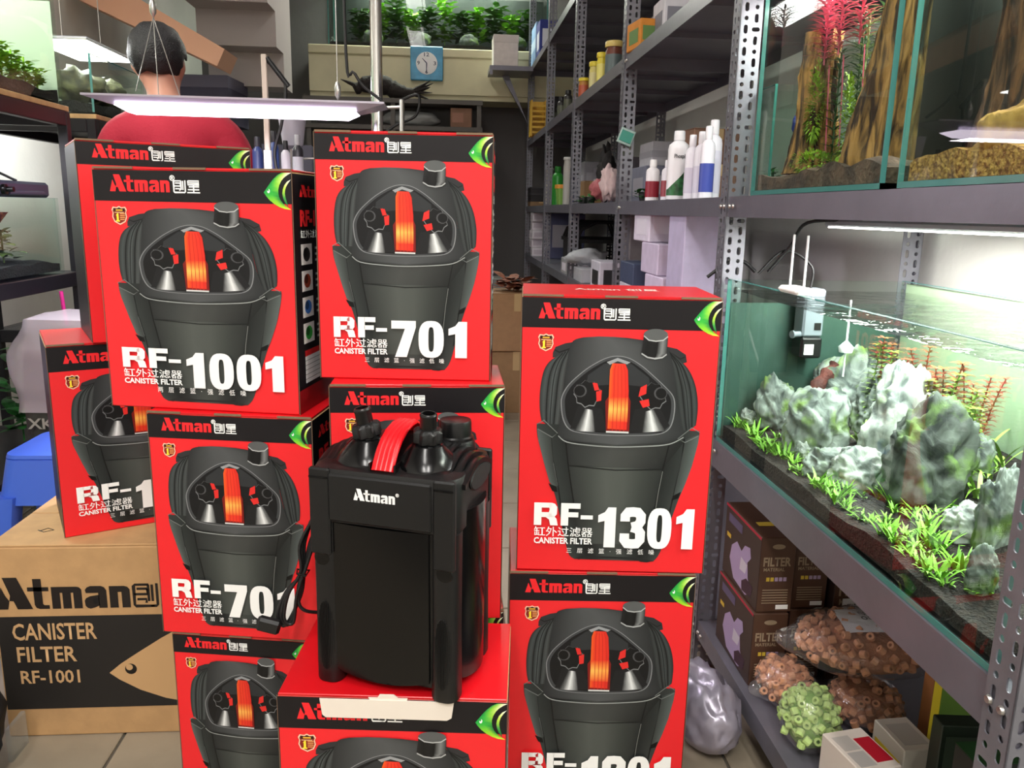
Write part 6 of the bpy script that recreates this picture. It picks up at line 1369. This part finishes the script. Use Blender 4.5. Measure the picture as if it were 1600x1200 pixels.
# bags of ceramic rings
M_film = clear('plastic_film', (.97, .96, .96), 1.5, .06, .06, (.8, .78, .78), bump=.6, bscale=22)
rg = MB(); rg.lathe([(.0032, -.006), (.0068, -.006), (.0075, -.005), (.0075, .005), (.0068, .006), (.0032, .006), (.0032, -.006)], 10, cap0=False, cap1=False)
RING_T = rg.mesh('ceramic_ring', mat('terracotta_ring', (196, 140, 104), .8)); RING_G = rg.mesh('ceramic_ring', mat('pale_green_ring', (172, 200, 120), .7))
def media_bag(label, p, R, n, me, core, cat='bag', paper=None, seed=1, col=None, tilt=0., knot=True):
    random.seed(seed)
    T = thing('media_bag', label, cat, p, tilt, 'clear bags of filter rings'); rx, ry, rz = R
    def surf(q): return Vector((rx*math.copysign(abs(q.x)**.8, q.x), ry*math.copysign(abs(q.y)**.8, q.y), rz+rz*q.z))
    bm = bmesh.new(); bmesh.ops.create_icosphere(bm, subdivisions=3, radius=1)
    for v in bm.verts: v.co = surf(v.co.normalized()*.86)*1.0
    m_ = bpy.data.meshes.new('ring_core'); bm.to_mesh(m_); bm.free(); m_.materials.append(core); link('ring_core', m_, T, (0, 0, 0))
    for k in range(n):
        f = (k+.5)/n; z = 1-1.35*f; a = k*2.399963; r = math.sqrt(max(0, 1-z*z)); q = surf(Vector((r*math.cos(a), r*math.sin(a), z))*.93)
        link('ceramic_ring', me, T, q+Vector((random.uniform(-.004, .004),)*3), (random.uniform(0, 3), random.uniform(0, 3), random.uniform(0, 3)))
    bm = bmesh.new(); bmesh.ops.create_icosphere(bm, subdivisions=4, radius=1)
    for v in bm.verts:
        c = v.co.copy(); s_ = surf(c)*(1.06+.08*noise.noise(c*4+Vector((seed, 0, 0)))); 
        if knot and c.x < -.85: s_.x -= (abs(c.x)-.85)*.25; s_.y *= .6
        v.co = Vector((s_.x, s_.y, max(s_.z, .0)))
    m_ = bpy.data.meshes.new('plastic_film'); bm.to_mesh(m_); bm.free(); m_.materials.append(M_film); m_.polygons.foreach_set('use_smooth', [True]*len(m_.polygons)); link('plastic_film', m_, T)
    if paper:
        b = MB(); G = [[b.vert((-.055+.11*i/5, -.045+.085*j/5, rz*2.0*math.sqrt(max(.1, 1-(((-.055+.11*i/5)/rx)**2+((-.045+.085*j/5)/ry)**2)*.38))+.004)) for i in range(6)] for j in range(6)]
        for a, c in zip(G, G[1:]):
            for i in range(5): b.face((a[i], a[i+1], c[i+1], c[i]))
        pp = part(b, 'paper_label', mat('label_paper', (206, 204, 206), .6), T, 60)
        for s_, y in (('neo', -.005), ('Media', .012)):
            link('handwriting', text_mesh(s_, mat('dark_ink', (40, 40, 44), .5), .0, 1, (.034, .013)), pp, (.017, y, rz*2.0+.008), (-PI/2, 0, PI), (1, 1, 1))
    return T
C_T = mat('terracotta_core', (168, 112, 80), .85, bump=.6, bscale=90); C_G = mat('green_core', (120, 160, 76), .8, bump=.6, bscale=90)
media_bag('clear bag of terracotta rings with a handwritten paper label', (.79, 1.335, ZB+.092), (.125, .085, .05), 120, RING_T, C_T, paper=True, seed=3, tilt=-.1)
media_bag('small clear bag of terracotta rings in front of the brown boxes', (.655, 1.362, ZB), (.045, .055, .045), 60, RING_T, C_T, seed=4, tilt=.3)
media_bag('flat clear bag of terracotta rings under the labelled one', (.785, 1.30, ZB), (.06, .065, .04), 60, RING_T, C_T, seed=5)
media_bag('clear bag of light green rings at the bottom', (.645, 1.235, ZB), (.046, .052, .055), 76, RING_G, C_G, seed=6, knot=False)
random.seed(99)
# small product boxes
def pbox(name, label, x, y, z, w, d, h, c, prints, rz=0.):
    T = thing(name, label, 'box', (x, y, z), math.radians(rz), 'small product boxes on the bottom shelf')
    m = mat('pbox_%d_%d_%d' % c, c, .45); b = MB(); b.box(0, 0, 0, w, d, h, ch=.0015); part(b, 'carton', m, T)
    for nm, face, u0, v0, u1, v1, col in prints:
        mm = mat('pprint_%d_%d_%d' % col, col, .45); b = MB(); e = .0005
        if face == 'f': b.box(u0*w, -e, v0*h, u1*w, 0, v1*h)
        if face == 't': b.box(u0*w, v0*d, h, u1*w, v1*d, h+e)
        if face == 'l': b.box(-e, u0*d, v0*h, 0, u1*d, v1*h)
        part(b, nm, mm, T)
    return T
pbox('product_box', 'white box with red square on its lid at the bottom', .645, 1.055, ZB, .075, .1, .085, (206, 196, 186), [('red_square', 't', .55, .15, .95, .75, (170, 20, 40)), ('grey_panel', 't', .1, .1, .5, .45, (170, 166, 162)), ('grey_panel', 't', .1, .5, .5, .85, (176, 170, 164)), ('red_panel', 'f', .1, .3, .6, .7, (170, 20, 40))], 10)
pbox('product_box', 'white and yellow flat box behind the red-square box', .738, 1.095, ZB, .06, .085, .09, (196, 190, 176), [('yellow_strip', 'l', .1, .2, .9, .7, (206, 176, 40)), ('text_panel', 't', .15, .15, .85, .8, (172, 168, 158))], 4)
T = pbox('product_box', 'tall brown cardboard box with two dark holes', .842, 1.195, ZB, .06, .03, .235, (150, 98, 58), [], 0)
for dx_, dz_ in ((.015, .12), (.034, .10)):
    b = MB(); b.lathe([(.006, 0), (.006, .0008), (0, .0008)], 14, (dx_, 0, dz_), rotto((0, -1, 0)), cap1=False); part(b, 'hole', M_rub, T)
T = pbox('product_box', 'bright green plant fertiliser box standing by the rack post', .815, 1.135, ZB, .085, .02, .215, (92, 132, 40), [('yellow_edge', 'l', 0, 0, 1, 1, (206, 190, 40)), ('dark_panel', 'f', .1, .1, .8, .5, (40, 60, 40)), ('blue_patch', 'f', .15, .3, .4, .45, (60, 120, 190)), ('pale_text', 'f', .2, .75, .9, .9, (190, 206, 150))], 0)
T = pbox('product_box', 'black and green box with white capital lettering at the lower right', .735, .93, ZB, .09, .05, .19, (22, 34, 26), [('green_edge', 't', 0, 0, 1, 1, (40, 84, 44)), ('green_stripe', 'f', .7, .62, .9, .7, (60, 140, 110))], 0)
link('lettering', text_mesh('PRO', M_white, .02, 1, (.04, .016)), T, (.008, -.001, .15)); link('lettering', text_mesh('FLORA', M_white, .03, 1, (.065, .018)), T, (.008, -.001, .123))
pbox('product_box', 'dark green text-covered box left of the white-lettered black box', .745, 1.025, ZB, .08, .03, .185, (30, 42, 32), [('text_panel', 'f', .1, .3, .9, .9, (60, 74, 60)), ('lime_flash', 'f', .55, .1, .8, .28, (130, 170, 60))], -6)
# silver bag standing on the floor in front of the rack
T = thing('silver_bag', 'crumpled silver grey plastic bag by the rack foot', 'bag', (.515, 1.42, 0), .2)
bm = bmesh.new(); bmesh.ops.create_icosphere(bm, subdivisions=4, radius=1)
for v in bm.verts:
    q = v.co; f = 1+.25*(1-abs(noise.noise(q*2.5)))-.15+.1*noise.noise(q*5); v.co = Vector((q.x*.06*f, q.y*.1*f, (q.z*.85+.85)*.09*f))
mz = min(v.co.z for v in bm.verts)
for v in bm.verts: v.co.z -= mz
me = bpy.data.meshes.new('bag'); bm.to_mesh(me); bm.free(); me.materials.append(mat('silver_film', (158, 152, 166), .3, metal=.3)); me.polygons.foreach_set('use_smooth', [True]*len(me.polygons)); link('bag', me, T)
